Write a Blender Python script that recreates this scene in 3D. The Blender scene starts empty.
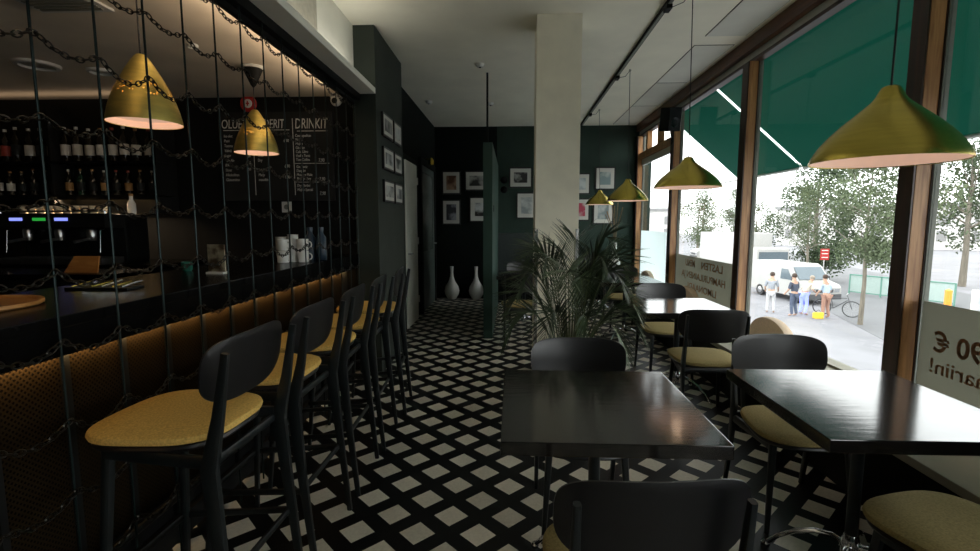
import bpy, bmesh, math, random
from mathutils import Vector, Matrix
random.seed(11)
R=math.radians; PI=math.pi
COL=bpy.context.scene.collection
sc=bpy.context.scene
# ------------------------------------------------------------------ materials
def nd(nt,t,**k):
    n=nt.nodes.new(t)
    for a,b in k.items(): setattr(n,a,b)
    return n
def mth(nt,op,a,b=None,c=None):
    n=nd(nt,'ShaderNodeMath',operation=op)
    for i,v in enumerate((a,b,c)):
        if v is None: continue
        if isinstance(v,(int,float)): n.inputs[i].default_value=v
        else: nt.links.new(v,n.inputs[i])
    return n.outputs[0]
def base(name):
    m=bpy.data.materials.new(name); m.use_nodes=True; nt=m.node_tree
    return m,nt,nt.nodes['Principled BSDF']
def mat(name,col,rough=.5,metal=0,var=.12,scale=25,stretch=(1,1,1),bump=0,spec=.5,emit=0,ecol=None,coat=0):
    m,nt,b=base(name)
    tc=nd(nt,'ShaderNodeTexCoord'); mp=nd(nt,'ShaderNodeMapping'); mp.inputs['Scale'].default_value=stretch
    nt.links.new(tc.outputs['Object'],mp.inputs[0])
    no=nd(nt,'ShaderNodeTexNoise'); no.inputs['Scale'].default_value=scale; no.inputs['Detail'].default_value=5
    nt.links.new(mp.outputs[0],no.inputs['Vector'])
    cr=nd(nt,'ShaderNodeValToRGB'); cr.color_ramp.elements[0].position=.3; cr.color_ramp.elements[1].position=.7
    cr.color_ramp.elements[0].color=[max(0,c*(1-var)) for c in col]+[1]; cr.color_ramp.elements[1].color=[min(1,c*(1+var)) for c in col]+[1]
    nt.links.new(no.outputs[0],cr.inputs[0]); nt.links.new(cr.outputs[0],b.inputs['Base Color'])
    b.inputs['Roughness'].default_value=rough; b.inputs['Metallic'].default_value=metal
    b.inputs['Specular IOR Level'].default_value=spec; b.inputs['Coat Weight'].default_value=coat
    if bump:
        bp=nd(nt,'ShaderNodeBump'); bp.inputs['Strength'].default_value=bump; bp.inputs['Distance'].default_value=.002
        nt.links.new(no.outputs[0],bp.inputs['Height']); nt.links.new(bp.outputs[0],b.inputs['Normal'])
    if emit:
        b.inputs['Emission Color'].default_value=list(ecol or col)+[1]; b.inputs['Emission Strength'].default_value=emit
    return m
def wood(name,c1,c2,rough=.45,stretch=(18,18,1.2),coat=0,scale=2.5):
    m=mat(name,c1,rough,0,0,1,stretch,.15,coat=coat); nt=m.node_tree
    no=[n for n in nt.nodes if n.type=='TEX_NOISE'][0]; no.inputs['Scale'].default_value=scale; no.inputs['Detail'].default_value=8; no.inputs['Distortion'].default_value=.6
    cr=[n for n in nt.nodes if n.type=='VALTORGB'][0]; cr.color_ramp.elements[0].color=list(c1)+[1]; cr.color_ramp.elements[1].color=list(c2)+[1]
    return m
def glassmat(name,tint=(.97,.98,.97),refl=.06,fres=True,rough=0.0):
    m=bpy.data.materials.new(name); m.use_nodes=True; nt=m.node_tree; nt.nodes.remove(nt.nodes['Principled BSDF'])
    out=[n for n in nt.nodes if n.type=='OUTPUT_MATERIAL'][0]
    tr=nd(nt,'ShaderNodeBsdfTransparent'); tr.inputs[0].default_value=list(tint)+[1]
    gl=nd(nt,'ShaderNodeBsdfGlossy'); gl.inputs['Roughness'].default_value=rough
    mx=nd(nt,'ShaderNodeMixShader')
    if fres:
        lw=nd(nt,'ShaderNodeLayerWeight'); lw.inputs[0].default_value=.5
        f5=mth(nt,'ADD',mth(nt,'MULTIPLY',mth(nt,'POWER',lw.outputs['Facing'],5.0),.5),.025); nt.links.new(f5,mx.inputs[0])
    else: mx.inputs[0].default_value=refl
    nt.links.new(tr.outputs[0],mx.inputs[1]); nt.links.new(gl.outputs[0],mx.inputs[2]); nt.links.new(mx.outputs[0],out.inputs[0])
    return m
def emat(name,col,s):
    m,nt,b=base(name); b.inputs['Base Color'].default_value=list(col)+[1]
    b.inputs['Emission Color'].default_value=list(col)+[1]; b.inputs['Emission Strength'].default_value=s; return m
def fabric_tr(name,col,tcol,fac,rough=.9):
    m,nt,b=base(name); b.inputs['Base Color'].default_value=list(col)+[1]; b.inputs['Roughness'].default_value=rough
    no=nd(nt,'ShaderNodeTexNoise'); no.inputs['Scale'].default_value=3; cr=nd(nt,'ShaderNodeValToRGB')
    cr.color_ramp.elements[0].color=[c*.85 for c in col]+[1]; cr.color_ramp.elements[1].color=[min(1,c*1.15) for c in col]+[1]
    nt.links.new(no.outputs[0],cr.inputs[0]); nt.links.new(cr.outputs[0],b.inputs['Base Color'])
    t=nd(nt,'ShaderNodeBsdfTranslucent'); t.inputs[0].default_value=list(tcol)+[1]
    mx=nd(nt,'ShaderNodeMixShader'); mx.inputs[0].default_value=fac
    out=[n for n in nt.nodes if n.type=='OUTPUT_MATERIAL'][0]
    nt.links.new(b.outputs[0],mx.inputs[1]); nt.links.new(t.outputs[0],mx.inputs[2]); nt.links.new(mx.outputs[0],out.inputs[0])
    return m
def floor_mat():
    m,nt,b=base('patterned_tile'); tc=nd(nt,'ShaderNodeTexCoord'); sp=nd(nt,'ShaderNodeSeparateXYZ'); nt.links.new(tc.outputs['Object'],sp.inputs[0])
    x=mth(nt,'ADD',sp.outputs[0],.149); y=mth(nt,'SUBTRACT',sp.outputs[1],2.092)
    s=.7071068/.198
    p=mth(nt,'MULTIPLY',mth(nt,'ADD',x,y),s); q=mth(nt,'MULTIPLY',mth(nt,'SUBTRACT',x,y),s)
    def dist(v):
        f=mth(nt,'FRACT',mth(nt,'ADD',v,100.5)); return mth(nt,'ABSOLUTE',mth(nt,'SUBTRACT',f,.5))
    dp,dq=dist(p),dist(q); mxd=mth(nt,'MAXIMUM',dp,dq)
    msk=mth(nt,'LESS_THAN',mxd,.297)
    # joints between the black setts around every pale tile
    g1=mth(nt,'LESS_THAN',mth(nt,'ABSOLUTE',mth(nt,'SUBTRACT',dp,.30)),.008); g2=mth(nt,'LESS_THAN',mth(nt,'ABSOLUTE',mth(nt,'SUBTRACT',dq,.30)),.008)
    g=mth(nt,'MAXIMUM',g1,g2)
    # each pale tile gets its own slight tone
    cx=mth(nt,'FLOOR',mth(nt,'ADD',p,100.5)); cy=mth(nt,'FLOOR',mth(nt,'ADD',q,100.5))
    cb=nd(nt,'ShaderNodeCombineXYZ'); nt.links.new(cx,cb.inputs[0]); nt.links.new(cy,cb.inputs[1])
    wn=nd(nt,'ShaderNodeTexWhiteNoise'); nt.links.new(cb.outputs[0],wn.inputs['Vector'])
    no=nd(nt,'ShaderNodeTexNoise'); no.inputs['Scale'].default_value=60; no.inputs['Detail'].default_value=6; nt.links.new(tc.outputs['Object'],no.inputs['Vector'])
    tone=mth(nt,'ADD',mth(nt,'MULTIPLY',wn.outputs['Value'],.22),mth(nt,'ADD',mth(nt,'MULTIPLY',no.outputs[0],.35),.62))
    lc=nd(nt,'ShaderNodeMix',data_type='RGBA',blend_type='MULTIPLY'); lc.inputs[0].default_value=1; lc.inputs[6].default_value=(.82,.775,.66,1)
    nt.links.new(tone,lc.inputs[7])
    dk=nd(nt,'ShaderNodeMix',data_type='RGBA'); dk.inputs[6].default_value=(.004,.005,.006,1); dk.inputs[7].default_value=(.010,.010,.010,1); nt.links.new(g,dk.inputs[0])
    mx=nd(nt,'ShaderNodeMix',data_type='RGBA'); nt.links.new(msk,mx.inputs[0]); nt.links.new(dk.outputs[2],mx.inputs[6]); nt.links.new(lc.outputs[2],mx.inputs[7])
    nt.links.new(mx.outputs[2],b.inputs['Base Color']); b.inputs['Roughness'].default_value=.42; b.inputs['Specular IOR Level'].default_value=.25
    return m
def mesh_metal(name,col):   # fine diamond-perforated sheet
    m=mat(name,col,.5,1,.1); nt=m.node_tree; b=nt.nodes['Principled BSDF']
    tc=nd(nt,'ShaderNodeTexCoord'); sp=nd(nt,'ShaderNodeSeparateXYZ'); nt.links.new(tc.outputs['Object'],sp.inputs[0])
    y=mth(nt,'MULTIPLY',sp.outputs[1],52.); z=mth(nt,'MULTIPLY',sp.outputs[2],52.)
    a=mth(nt,'ADD',y,z); c=mth(nt,'SUBTRACT',y,z)
    f=lambda v: mth(nt,'ABSOLUTE',mth(nt,'SUBTRACT',mth(nt,'FRACT',mth(nt,'ADD',v,500)),.5))
    h=mth(nt,'GREATER_THAN',mth(nt,'MAXIMUM',f(a),f(c)),.26)
    cr=[n for n in nt.nodes if n.type=='VALTORGB'][0]
    mx=nd(nt,'ShaderNodeMix',data_type='RGBA'); nt.links.new(h,mx.inputs[0]); mx.inputs[6].default_value=(.002,.0015,.001,1); nt.links.new(cr.outputs[0],mx.inputs[7])
    nt.links.new(mx.outputs[2],b.inputs['Base Color']); b.inputs['Metallic'].default_value=0; b.inputs['Roughness'].default_value=.7; b.inputs['Specular IOR Level'].default_value=.02; return m
def perf_brass(name,col,zc,hw):   # sheet brass with clusters of punched holes
    m=mat(name,col,.4,1,.15,8,(1,1,4)); nt=m.node_tree; b=nt.nodes['Principled BSDF']
    tc=nd(nt,'ShaderNodeTexCoord'); vo=nd(nt,'ShaderNodeTexVoronoi'); vo.inputs['Scale'].default_value=85; vo.inputs['Randomness'].default_value=.35
    nt.links.new(tc.outputs['Object'],vo.inputs['Vector'])
    hole=mth(nt,'LESS_THAN',vo.outputs['Distance'],.3)
    sp=nd(nt,'ShaderNodeSeparateXYZ'); nt.links.new(tc.outputs['Object'],sp.inputs[0])
    ang=mth(nt,'ARCTAN2',sp.outputs[1],sp.outputs[0]); fr=mth(nt,'SUBTRACT',mth(nt,'FRACT',mth(nt,'ADD',mth(nt,'MULTIPLY',ang,7/(2*PI)),10.2)),.5)
    da=mth(nt,'MULTIPLY',fr,.085*1.0); dz=mth(nt,'SUBTRACT',sp.outputs[2],zc)
    d2=mth(nt,'SQRT',mth(nt,'ADD',mth(nt,'MULTIPLY',da,da),mth(nt,'MULTIPLY',dz,dz)))
    reg=mth(nt,'LESS_THAN',d2,hw); fac=mth(nt,'MULTIPLY',hole,reg)
    tr=nd(nt,'ShaderNodeBsdfTransparent'); mx=nd(nt,'ShaderNodeMixShader'); nt.links.new(fac,mx.inputs[0])
    out=[n for n in nt.nodes if n.type=='OUTPUT_MATERIAL'][0]
    nt.links.new(b.outputs[0],mx.inputs[1]); nt.links.new(tr.outputs[0],mx.inputs[2]); nt.links.new(mx.outputs[0],out.inputs[0]); return m
def photo_mat(name,seed,c1,c2,sc_=6):
    m,nt,b=base(name); tc=nd(nt,'ShaderNodeTexCoord'); mp=nd(nt,'ShaderNodeMapping'); mp.inputs['Location'].default_value=(seed*3.1,seed*1.7,seed*.9)
    nt.links.new(tc.outputs['Object'],mp.inputs[0]); no=nd(nt,'ShaderNodeTexNoise'); no.inputs['Scale'].default_value=sc_; no.inputs['Detail'].default_value=4
    nt.links.new(mp.outputs[0],no.inputs['Vector']); cr=nd(nt,'ShaderNodeValToRGB'); cr.color_ramp.elements[0].position=.42; cr.color_ramp.elements[1].position=.6
    cr.color_ramp.elements[0].color=list(c1)+[1]; cr.color_ramp.elements[1].color=list(c2)+[1]
    nt.links.new(no.outputs[0],cr.inputs[0]); nt.links.new(cr.outputs[0],b.inputs['Base Color']); b.inputs['Roughness'].default_value=.35; return m

M={}
M['floor']=floor_mat()
M['ceil']=mat('ceiling_paint',(.92,.89,.75),.9,0,.04,3)
M['ceil2']=mat('ceiling_panel_paint',(.72,.72,.64),.9,0,.05,3)
M['barceil']=mat('bar_ceiling_paint',(.74,.66,.54),.8,0,.12,2)
M['fascia']=mat('fascia_paint',(.80,.79,.70),.85,0,.04,3)
M['green']=mat('dark_green_paint',(.018,.040,.029),.8,0,.15,4,bump=.1)
M['green2']=mat('partition_green_paint',(.02,.055,.04),.6,0,.12,4)
M['olive']=mat('pier_olive_paint',(.026,.034,.026),.85,0,.12,4)
M['black']=mat('black_paint',(.003,.0035,.0035),.7,0,.2,spec=.25)
M['column']=mat('column_cream_paint',(.88,.84,.69),.9,0,.05,6)
M['doorw']=mat('pale_door_paint',(.88,.89,.80),.6,0,.06,4)
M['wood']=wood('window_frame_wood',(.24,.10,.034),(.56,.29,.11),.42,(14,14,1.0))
M['wooddark']=wood('dark_and_shaded_wood',(.022,.009,.005),(.06,.022,.010),.4,(14,14,1))  # dark rail wood, also the painted shade on the mullion fronts
M['woodh']=wood('header_wood',(.05,.018,.007),(.15,.055,.02),.42,(14,1,14))
M['gasket']=mat('grey_gasket',(.17,.18,.15),.6,0,.1)
M['blind']=mat('pale_blind_box',(.45,.44,.40),.6,0,.08)
M['table']=wood('black_stained_wood',(.004,.004,.004),(.014,.011,.009),.12,(2,16,16),coat=0,scale=3); M['table'].node_tree.nodes['Principled BSDF'].inputs['Specular IOR Level'].default_value=1.0
M['chair']=mat('black_plywood',(.004,.004,.005),.34,0,.3,6,(1,6,6),.05,spec=.7)
M['leg']=mat('black_leg_lacquer',(.006,.009,.010),.36,0,.2,spec=.6)
M['seat']=mat('mustard_wool',(.34,.27,.115),.95,0,.22,160,bump=.4,spec=.2)
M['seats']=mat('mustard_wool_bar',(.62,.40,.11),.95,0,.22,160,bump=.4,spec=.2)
M['chrome']=mat('polished_chrome',(.75,.76,.78),.12,1,.03)
M['brass']=mat('brushed_brass',(.60,.48,.10),.27,1,.08,6,(1,1,14))
M['perf']=perf_brass('punched_brass',(.72,.58,.17),.15,.036)
M['lampin']=mat('lamp_inner_enamel',(.80,.62,.52),.6,0,.03,emit=.05,ecol=(1,.75,.62))
M['lampinb']=mat('bar_lamp_inner_enamel',(.85,.62,.48),.6,0,.03,emit=.10,ecol=(1,.62,.42))
M['bulb']=emat('glowing_bulb',(1,.66,.4),2)
M['cord']=mat('black_cord',(.008,.008,.008),.6)
M['wire']=mat('green_black_steel_rod',(.006,.016,.015),.32,.6,.1)
M['chain']=mat('dark_steel_chain',(.045,.042,.036),.35,1,.1)
M['copper']=mesh_metal('brass_mesh_sheet',(.016,.0105,.005))
M['counter']=mat('black_counter_laminate',(.003,.003,.003),.25,0,.2,spec=.08)
M['darkmetal']=mat('dark_metal',(.02,.022,.022),.35,.8,.1)
M['steel']=mat('brushed_steel',(.5,.5,.5),.28,1,.08)
M['steel2']=mat('polished_corner_steel',(.9,.9,.9),.25,.8,.03)
M['white']=mat('white_ceramic',(.72,.72,.68),.25,0,.03)
M['whitematte']=mat('white_plastic',(.62,.62,.58),.5,0,.03)
M['mat']=mat('picture_mat_board',(.62,.61,.56),.9,0,.03)
M['frame']=mat('black_picture_frame',(.008,.008,.008),.4)
M['leaf']=mat('palm_leaf_green',(.040,.062,.030),.38,0,.5,9)
M['leafpale']=mat('palm_leaf_pale',(.17,.22,.13),.45,0,.35,9)
M['stem']=mat('palm_stem',(.09,.11,.04),.5,0,.3)
M['pot']=mat('dark_pot',(.02,.02,.02),.5)
M['soil']=mat('soil',(.03,.02,.012),.95,0,.4,60)
M['pane']=glassmat('window_glass')
M['film']=fabric_tr('frosted_film',(.38,.38,.33),(.36,.36,.31),.62)
M['filmtext']=fabric_tr('orange_film_lettering',(.36,.20,.11),(.30,.16,.09),.6)
M['frost']=fabric_tr('etched_glass',(.75,.8,.8),(.8,.86,.86),.8)
M['awn']=fabric_tr('green_awning_canvas',(.004,.09,.07),(.004,.19,.145),.55)
M['valance']=mat('awning_front_bar',(.55,.56,.54),.5)
M['bench']=mat('cream_bench_paint',(.42,.40,.31),.6,0,.06,5)
M['cush']=mat('cream_cushion_cloth',(.88,.70,.52),.9,0,.08,60,bump=.2)
M['chalk']=mat('chalkboard_black',(.006,.007,.007),.8,0,.4,4)
M['chalkw']=mat('white_chalk',(.62,.62,.58),.95,0,.25,90)
M['red']=mat('red_enamel',(.42,.02,.015),.4)
M['bottleb']=mat('dark_bottle_glass',(.012,.010,.007),.08,0,.3,coat=.5)
M['bottleg']=mat('green_bottle_glass',(.010,.035,.018),.08,0,.3,coat=.5)
M['bottlec']=glassmat('clear_drinking_glass',(.86,.9,.9),.1,True)
M['labelw']=mat('pale_paper_label',(.62,.58,.50),.8)
M['labelr']=mat('red_paper_label',(.35,.05,.03),.7)
M['labela']=mat('amber_paper_label',(.30,.16,.05),.7)
M['cupw']=mat('cream_cup_ceramic',(.9,.76,.56),.35,0,.04)
M['blue']=emat('blue_display',(.25,.3,1),.25)
M['greend']=emat('green_display',(.02,.3,.04),.2)
M['warm']=emat('warm_led',(1,.62,.25),.7)
M['tray']=wood('warm_tray_wood',(.35,.14,.03),(.50,.23,.06),.5,(3,10,10))
M['bluebot']=mat('blue_plastic',(.010,.025,.045),.3)
M['vent']=mat('pale_vent',(.42,.40,.33),.6)
# outdoors
M['pave']=mat('pale_street_paving',(.20,.20,.215),.9,0,.15,.6)
M['road']=mat('asphalt',(.14,.143,.15),.9,0,.10,.5)
M['kerb']=mat('kerb_stone',(.25,.25,.25),.9)
M['tleaf']=mat('tree_leaves',(.055,.08,.038),.8,0,.4,1.5)
M['tleaf2']=mat('tree_leaves_pale',(.085,.11,.055),.8,0,.3,1.5)
M['bark']=mat('bark',(.16,.14,.11),.9,0,.3,12,(1,1,.2))
M['vanw']=mat('white_vehicle_paint',(.38,.375,.36),.35,0,.03,coat=.3)
M['vglass']=mat('vehicle_glass',(.10,.13,.15),.08,0,.1)
M['tyre']=mat('tyre_rubber',(.04,.04,.04),.8)
M['plastic']=mat('dark_plastic',(.07,.07,.075),.6)
M['rail']=mat('green_railing_paint',(.12,.28,.22),.5)
M['bldg']=mat('pale_render_wall',(.6,.59,.57),.9,0,.05,.3)
M['bldg2']=mat('pink_render_wall',(.55,.40,.32),.9,0,.06,.3)
M['skin']=mat('skin',(.45,.28,.2),.6)
M['orange']=mat('orange_paint',(.75,.28,.03),.5)
M['yellow']=mat('yellow_paint',(.75,.52,.04),.5)
def cloth(n,c): 
    if n not in M: M[n]=mat(n+'_cloth',c,.9,0,.1,20)
    return M[n]
# ------------------------------------------------------------------ mesh builder
class MB:
    def __init__(s): s.v=[]; s.f=[]; s.sm=[]
    def add(s,vs,fs,smooth=False):
        o=len(s.v); s.v+= [tuple(v) for v in vs]; s.f+=[tuple(i+o for i in f) for f in fs]; s.sm+=[smooth]*len(fs)
    def box(s,x0,x1,y0,y1,z0,z1,b=0):
        if b:
            return s.bbox(x0,x1,y0,y1,z0,z1,b)
        vs=[(x,y,z) for z in (z0,z1) for y in (y0,y1) for x in (x0,x1)]
        s.add(vs,[(0,2,3,1),(4,5,7,6),(0,1,5,4),(2,6,7,3),(0,4,6,2),(1,3,7,5)]); return s
    def bbox(s,x0,x1,y0,y1,z0,z1,b):
        bm=bmesh.new(); bmesh.ops.create_cube(bm,size=1)
        for v in bm.verts: v.co=Vector(((x0+x1)/2+v.co.x*(x1-x0),(y0+y1)/2+v.co.y*(y1-y0),(z0+z1)/2+v.co.z*(z1-z0)))
        bmesh.ops.bevel(bm,geom=bm.edges[:],offset=b,segments=2,profile=.7,affect='EDGES')
        bm.verts.index_update(); s.add([v.co for v in bm.verts],[[v.index for v in f.verts] for f in bm.faces],False); bm.free(); return s
    def prism(s,pts,z0,z1,smooth=False):
        n=len(pts); vs=[(x,y,z0) for x,y in pts]+[(x,y,z1) for x,y in pts]
        s.add(vs,[tuple(range(n-1,-1,-1)),tuple(range(n,2*n))]); o=len(s.v)-2*n
        for i in range(n): s.f.append((o+i,o+(i+1)%n,o+n+(i+1)%n,o+n+i)); s.sm.append(smooth)
        return s
    def poly3(s,pts,off):   # planar polygon (3D pts) extruded by vector off
        n=len(pts); off=Vector(off); vs=[Vector(p) for p in pts]; vs+=[p+off for p in vs]
        s.add(vs,[tuple(range(n)),tuple(range(2*n-1,n-1,-1))]+[(i,i+n,(i+1)%n+n,(i+1)%n) for i in range(n)]); return s
    def lathe(s,prof,c=(0,0,0),n=32,close=False,axis='z',caps=True):
        o=[]; m=len(prof)
        for r,z in prof:
            for k in range(n):
                a=2*PI*k/n
                if axis=='z': o.append((c[0]+r*math.cos(a),c[1]+r*math.sin(a),c[2]+z))
                elif axis=='x': o.append((c[0]+z,c[1]+r*math.cos(a),c[2]+r*math.sin(a)))
                else: o.append((c[0]+r*math.cos(a),c[1]+z,c[2]+r*math.sin(a)))
        fs=[(i*n+k,i*n+(k+1)%n,(i+1)*n+(k+1)%n,(i+1)*n+k) for i in range(m-1) for k in range(n)]
        if close: fs+=[((m-1)*n+k,(m-1)*n+(k+1)%n,(k+1)%n,k) for k in range(n)]
        elif caps:
            if prof[0][0]>1e-4: fs.append(tuple(range(n-1,-1,-1)))
            if prof[-1][0]>1e-4: fs.append(tuple((m-1)*n+k for k in range(n)))
        s.add(o,fs,True); return s
    def sweep(s,path,sizes,n=8,ex=1.0,up=(0,0,1),caps=True):
        path=[Vector(p) for p in path]; rings=[]
        if isinstance(sizes,(int,float)): sizes=[(sizes,sizes)]*len(path)
        prev=None
        for i,p in enumerate(path):
            t=(path[min(i+1,len(path)-1)]-path[max(i-1,0)]).normalized()
            if prev is None:
                u=Vector(up); 
                if abs(u.dot(t))>.95: u=Vector((0,1,0))
                a=t.cross(u).normalized()
            else: a=(prev-t*prev.dot(t)).normalized()
            prev=a; b=t.cross(a).normalized(); w,d=sizes[i]
            for k in range(n):
                an=2*PI*(k+.5)/n; c,sn=math.cos(an),math.sin(an)
                cx=math.copysign(abs(c)**ex,c); cy=math.copysign(abs(sn)**ex,sn)
                rings.append(p+a*cx*w+b*cy*d)
        m=len(path); fs=[(i*n+k,i*n+(k+1)%n,(i+1)*n+(k+1)%n,(i+1)*n+k) for i in range(m-1) for k in range(n)]
        if caps: fs+=[tuple(range(n-1,-1,-1)),tuple((m-1)*n+k for k in range(n))]
        s.add(rings,fs,True); return s
    def cyl(s,a,b,r,n=12,r2=None):
        return s.sweep([a,b],[(r,r),(r if r2 is None else r2,)*2],n)
    def torus(s,c,R_,r,nR=24,nr=8,axis='y',sx=1,sz=1):
        vs=[]
        for i in range(nR):
            a=2*PI*i/nR
            for k in range(nr):
                b=2*PI*k/nr; q=R_+r*math.cos(b); u=q*math.cos(a)*sx; w=q*math.sin(a)*sz; h=r*math.sin(b)
                vs.append({'y':(c[0]+u,c[1]+h,c[2]+w),'z':(c[0]+u,c[1]+w,c[2]+h),'x':(c[0]+h,c[1]+u,c[2]+w)}[axis])
        s.add(vs,[(i*nr+k,((i+1)%nR)*nr+k,((i+1)%nR)*nr+(k+1)%nr,i*nr+(k+1)%nr) for i in range(nR) for k in range(nr)],True); return s
    def sphere(s,c,r,n=16,m=10,sz=1):
        pr=[(max(1e-5,r*math.sin(PI*i/m)),-r*sz*math.cos(PI*i/m)) for i in range(m+1)]; return s.lathe(pr,c,n)
    def xf(s,mt):
        s.v=[tuple(mt@Vector(v)) for v in s.v]; return s
    def build(s,name,m,parent=None,loc=None,rotz=0):
        me=bpy.data.meshes.new(name); me.from_pydata(s.v,[],s.f); me.polygons.foreach_set('use_smooth',s.sm); me.update()
        bm=bmesh.new(); bm.from_mesh(me); bmesh.ops.recalc_face_normals(bm,faces=bm.faces); bm.to_mesh(me); bm.free()
        me.materials.append(m); o=bpy.data.objects.new(name,me); COL.objects.link(o)
        if any(s.sm):
            try: me.set_sharp_from_angle(angle=R(42))
            except Exception: pass
        if parent: o.parent=parent
        if loc: o.location=loc
        o.rotation_euler.z=rotz
        return o
def tag(o,label,cat,group=None,kind=None):
    if label: o['label']=label
    if cat: o['category']=cat
    if group: o['group']=group
    if kind: o['kind']=kind
    return o
def thing(name,label,cat,loc=(0,0,0),rotz=0,group=None,kind=None):
    o=bpy.data.objects.new(name,None); COL.objects.link(o); o.location=loc; o.rotation_euler=(0,0,rotz); o.empty_display_size=.05
    return tag(o,label,cat,group,kind)
def struct(o): o['kind']='structure'; return o
def copy_tree(o,parent=None):
    c=o.copy(); COL.objects.link(c); c.parent=parent
    for ch in list(o.children): copy_tree(ch,c)
    return c
def inst(o,loc,rotz,label,group=None):
    c=copy_tree(o); c.location=loc; c.rotation_euler=(0,0,rotz); c['label']=label
    if group: c['group']=group
    return c
def text_bm(txt,size,m,name,parent=None,loc=(0,0,0),rot=(0,0,0),ext=.001,align='LEFT',bold=0,shear=0):
    cu=bpy.data.curves.new(name,'FONT'); cu.body=txt; cu.size=size; cu.extrude=ext; cu.align_x=align; cu.offset=bold; cu.shear=shear; cu.resolution_u=3
    t=bpy.data.objects.new(name,cu); COL.objects.link(t)
    dg=bpy.context.evaluated_depsgraph_get(); me=bpy.data.meshes.new_from_object(t.evaluated_get(dg))
    COL.objects.unlink(t); bpy.data.objects.remove(t); bpy.data.curves.remove(cu)
    me.materials.clear(); me.materials.append(m); o=bpy.data.objects.new(name,me); COL.objects.link(o)
    o.location=loc; o.rotation_euler=rot
    if parent: o.parent=parent
    return o
ORD=['first','second','third','fourth','fifth','sixth','seventh','eighth','ninth','tenth','eleventh','twelfth','thirteenth','fourteenth','fifteenth','sixteenth','seventeenth','eighteenth','nineteenth','twentieth']
H=3.14; FW=9.1; XW=2.22; BY=4.55; BC=2.56
def wallbox(name,m,*a):
    return struct(MB().box(*a).build(name,m))
# ------------------------------------------------------------------ room shell
struct(MB().box(-5.3,2.5,-3.4,FW+.1,-.12,0).build('floor',M['floor']))
struct(MB().box(-1.42,2.5,-3.4,FW+.1,H,H+.15).build('ceiling',M['ceil']))
bc=struct(MB().box(-5.3,-1.42,-3.4,BY,BC,BC+.08).build('ceiling_bar',M['barceil']))
wallbox('wall_back',M['green'],-.28,2.5,FW,FW+.12,0,H)
M['corr']=mat('corridor_shaded_green',(.004,.007,.006),.85,0,.2,spec=.2)  # shade of the unlit corridor put into the wall colour
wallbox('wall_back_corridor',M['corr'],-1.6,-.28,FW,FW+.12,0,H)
wallbox('wall_rear',M['green'],-5.3,2.5,-3.52,-3.4,0,H+.1)
wallbox('wall_bar_left',M['black'],-5.42,-5.3,-3.4,BY+.1,0,BC+.1)
wallbox('wall_bar_back',M['black'],-5.3,-1.43,BY,BY+.12,0,BC+.1)
# bar fascia and ledge above the bar opening
wallbox('wall_bar_fascia',M['fascia'],-1.44,-1.41,-3.4,4.46,BC,H)
struct(MB().bbox(-1.36,-1.22,-3.4,4.46,BC-.005,BC+.045,.004).build('trim_ledge',M['fascia']))
struct(MB().box(-1.41,-1.36,-3.4,4.46,BC-.06,BC+.045).box(-1.44,-1.41,-3.4,4.46,BC-.09,BC).build('trim_rod_rail',M['black']))
struct(MB().box(-1.408,-1.4,3.03,3.62,2.77,2.99).build('trim_fascia_hatch',M['vent']))
cv=thing('added_cove_strip','added slim light strip hidden on the white ledge above the bar','light',(-1.30,.5,BC+.046)); MB().box(-.03,.03,-3.8,3.8,0,.006).build('diffuser',M['whitematte'],cv)  # added fitting for the fill that brightens fascia and ceiling
# pier with pictures and wall beyond it
wallbox('wall_pier',M['olive'],-1.43,-1.22,4.46,5.52,0,H)
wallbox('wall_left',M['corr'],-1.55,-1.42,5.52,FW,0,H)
struct(MB().box(.2,.575,4.3,4.68,0,H).build('wall_column',M['column']))
struct(MB().box(.196,.204,4.296,4.33,0,1.36).box(.204,.225,4.294,4.3,0,1.36).box(.571,.579,4.296,4.33,0,1.36).box(.55,.571,4.294,4.3,0,1.36).build('trim_corner_guards',M['steel2']))
# partition
pt=thing('partition_screen','free-standing dark green partition wall with a black post rising to the ceiling','partition',(-.285,7.3,0))
MB().box(-.06,.05,-1.42,1.0,0,2.35).build('panel',M['green2'],pt)
MB().box(-.022,.0,-1.415,-1.38,2.35,H).build('post',M['black'],pt)
MB().box(.05,.056,-1.1,-1.02,1.55,1.63).build('switch_plate',M['black'],pt)
# baseboard
struct(MB().box(-1.2,2.2,FW-.015,FW,0,.08).build('baseboard_back',M['black']))
# ceiling access panels
for i,(x0,x1,y0,y1) in enumerate(((1.79,2.15,2.2,4.85),(1.78,2.15,5.1,6.38),(1.78,2.15,6.41,7.6),(1.78,2.15,7.63,9.0))):
    t=thing('ceiling_panel','flat painted access panel in the ceiling above the windows, %s from the far wall'%ORD[3-i],'ceiling panel',(0,0,0),0,None); t['kind']='structure'
    MB().box(x0-.008,x1+.008,y0-.008,y1+.008,H-.002,H).build('gap',M['black'],t)
    MB().box(x0,x1,y0,y1,H-.006,H-.001).build('board',M['ceil2'],t)
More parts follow.
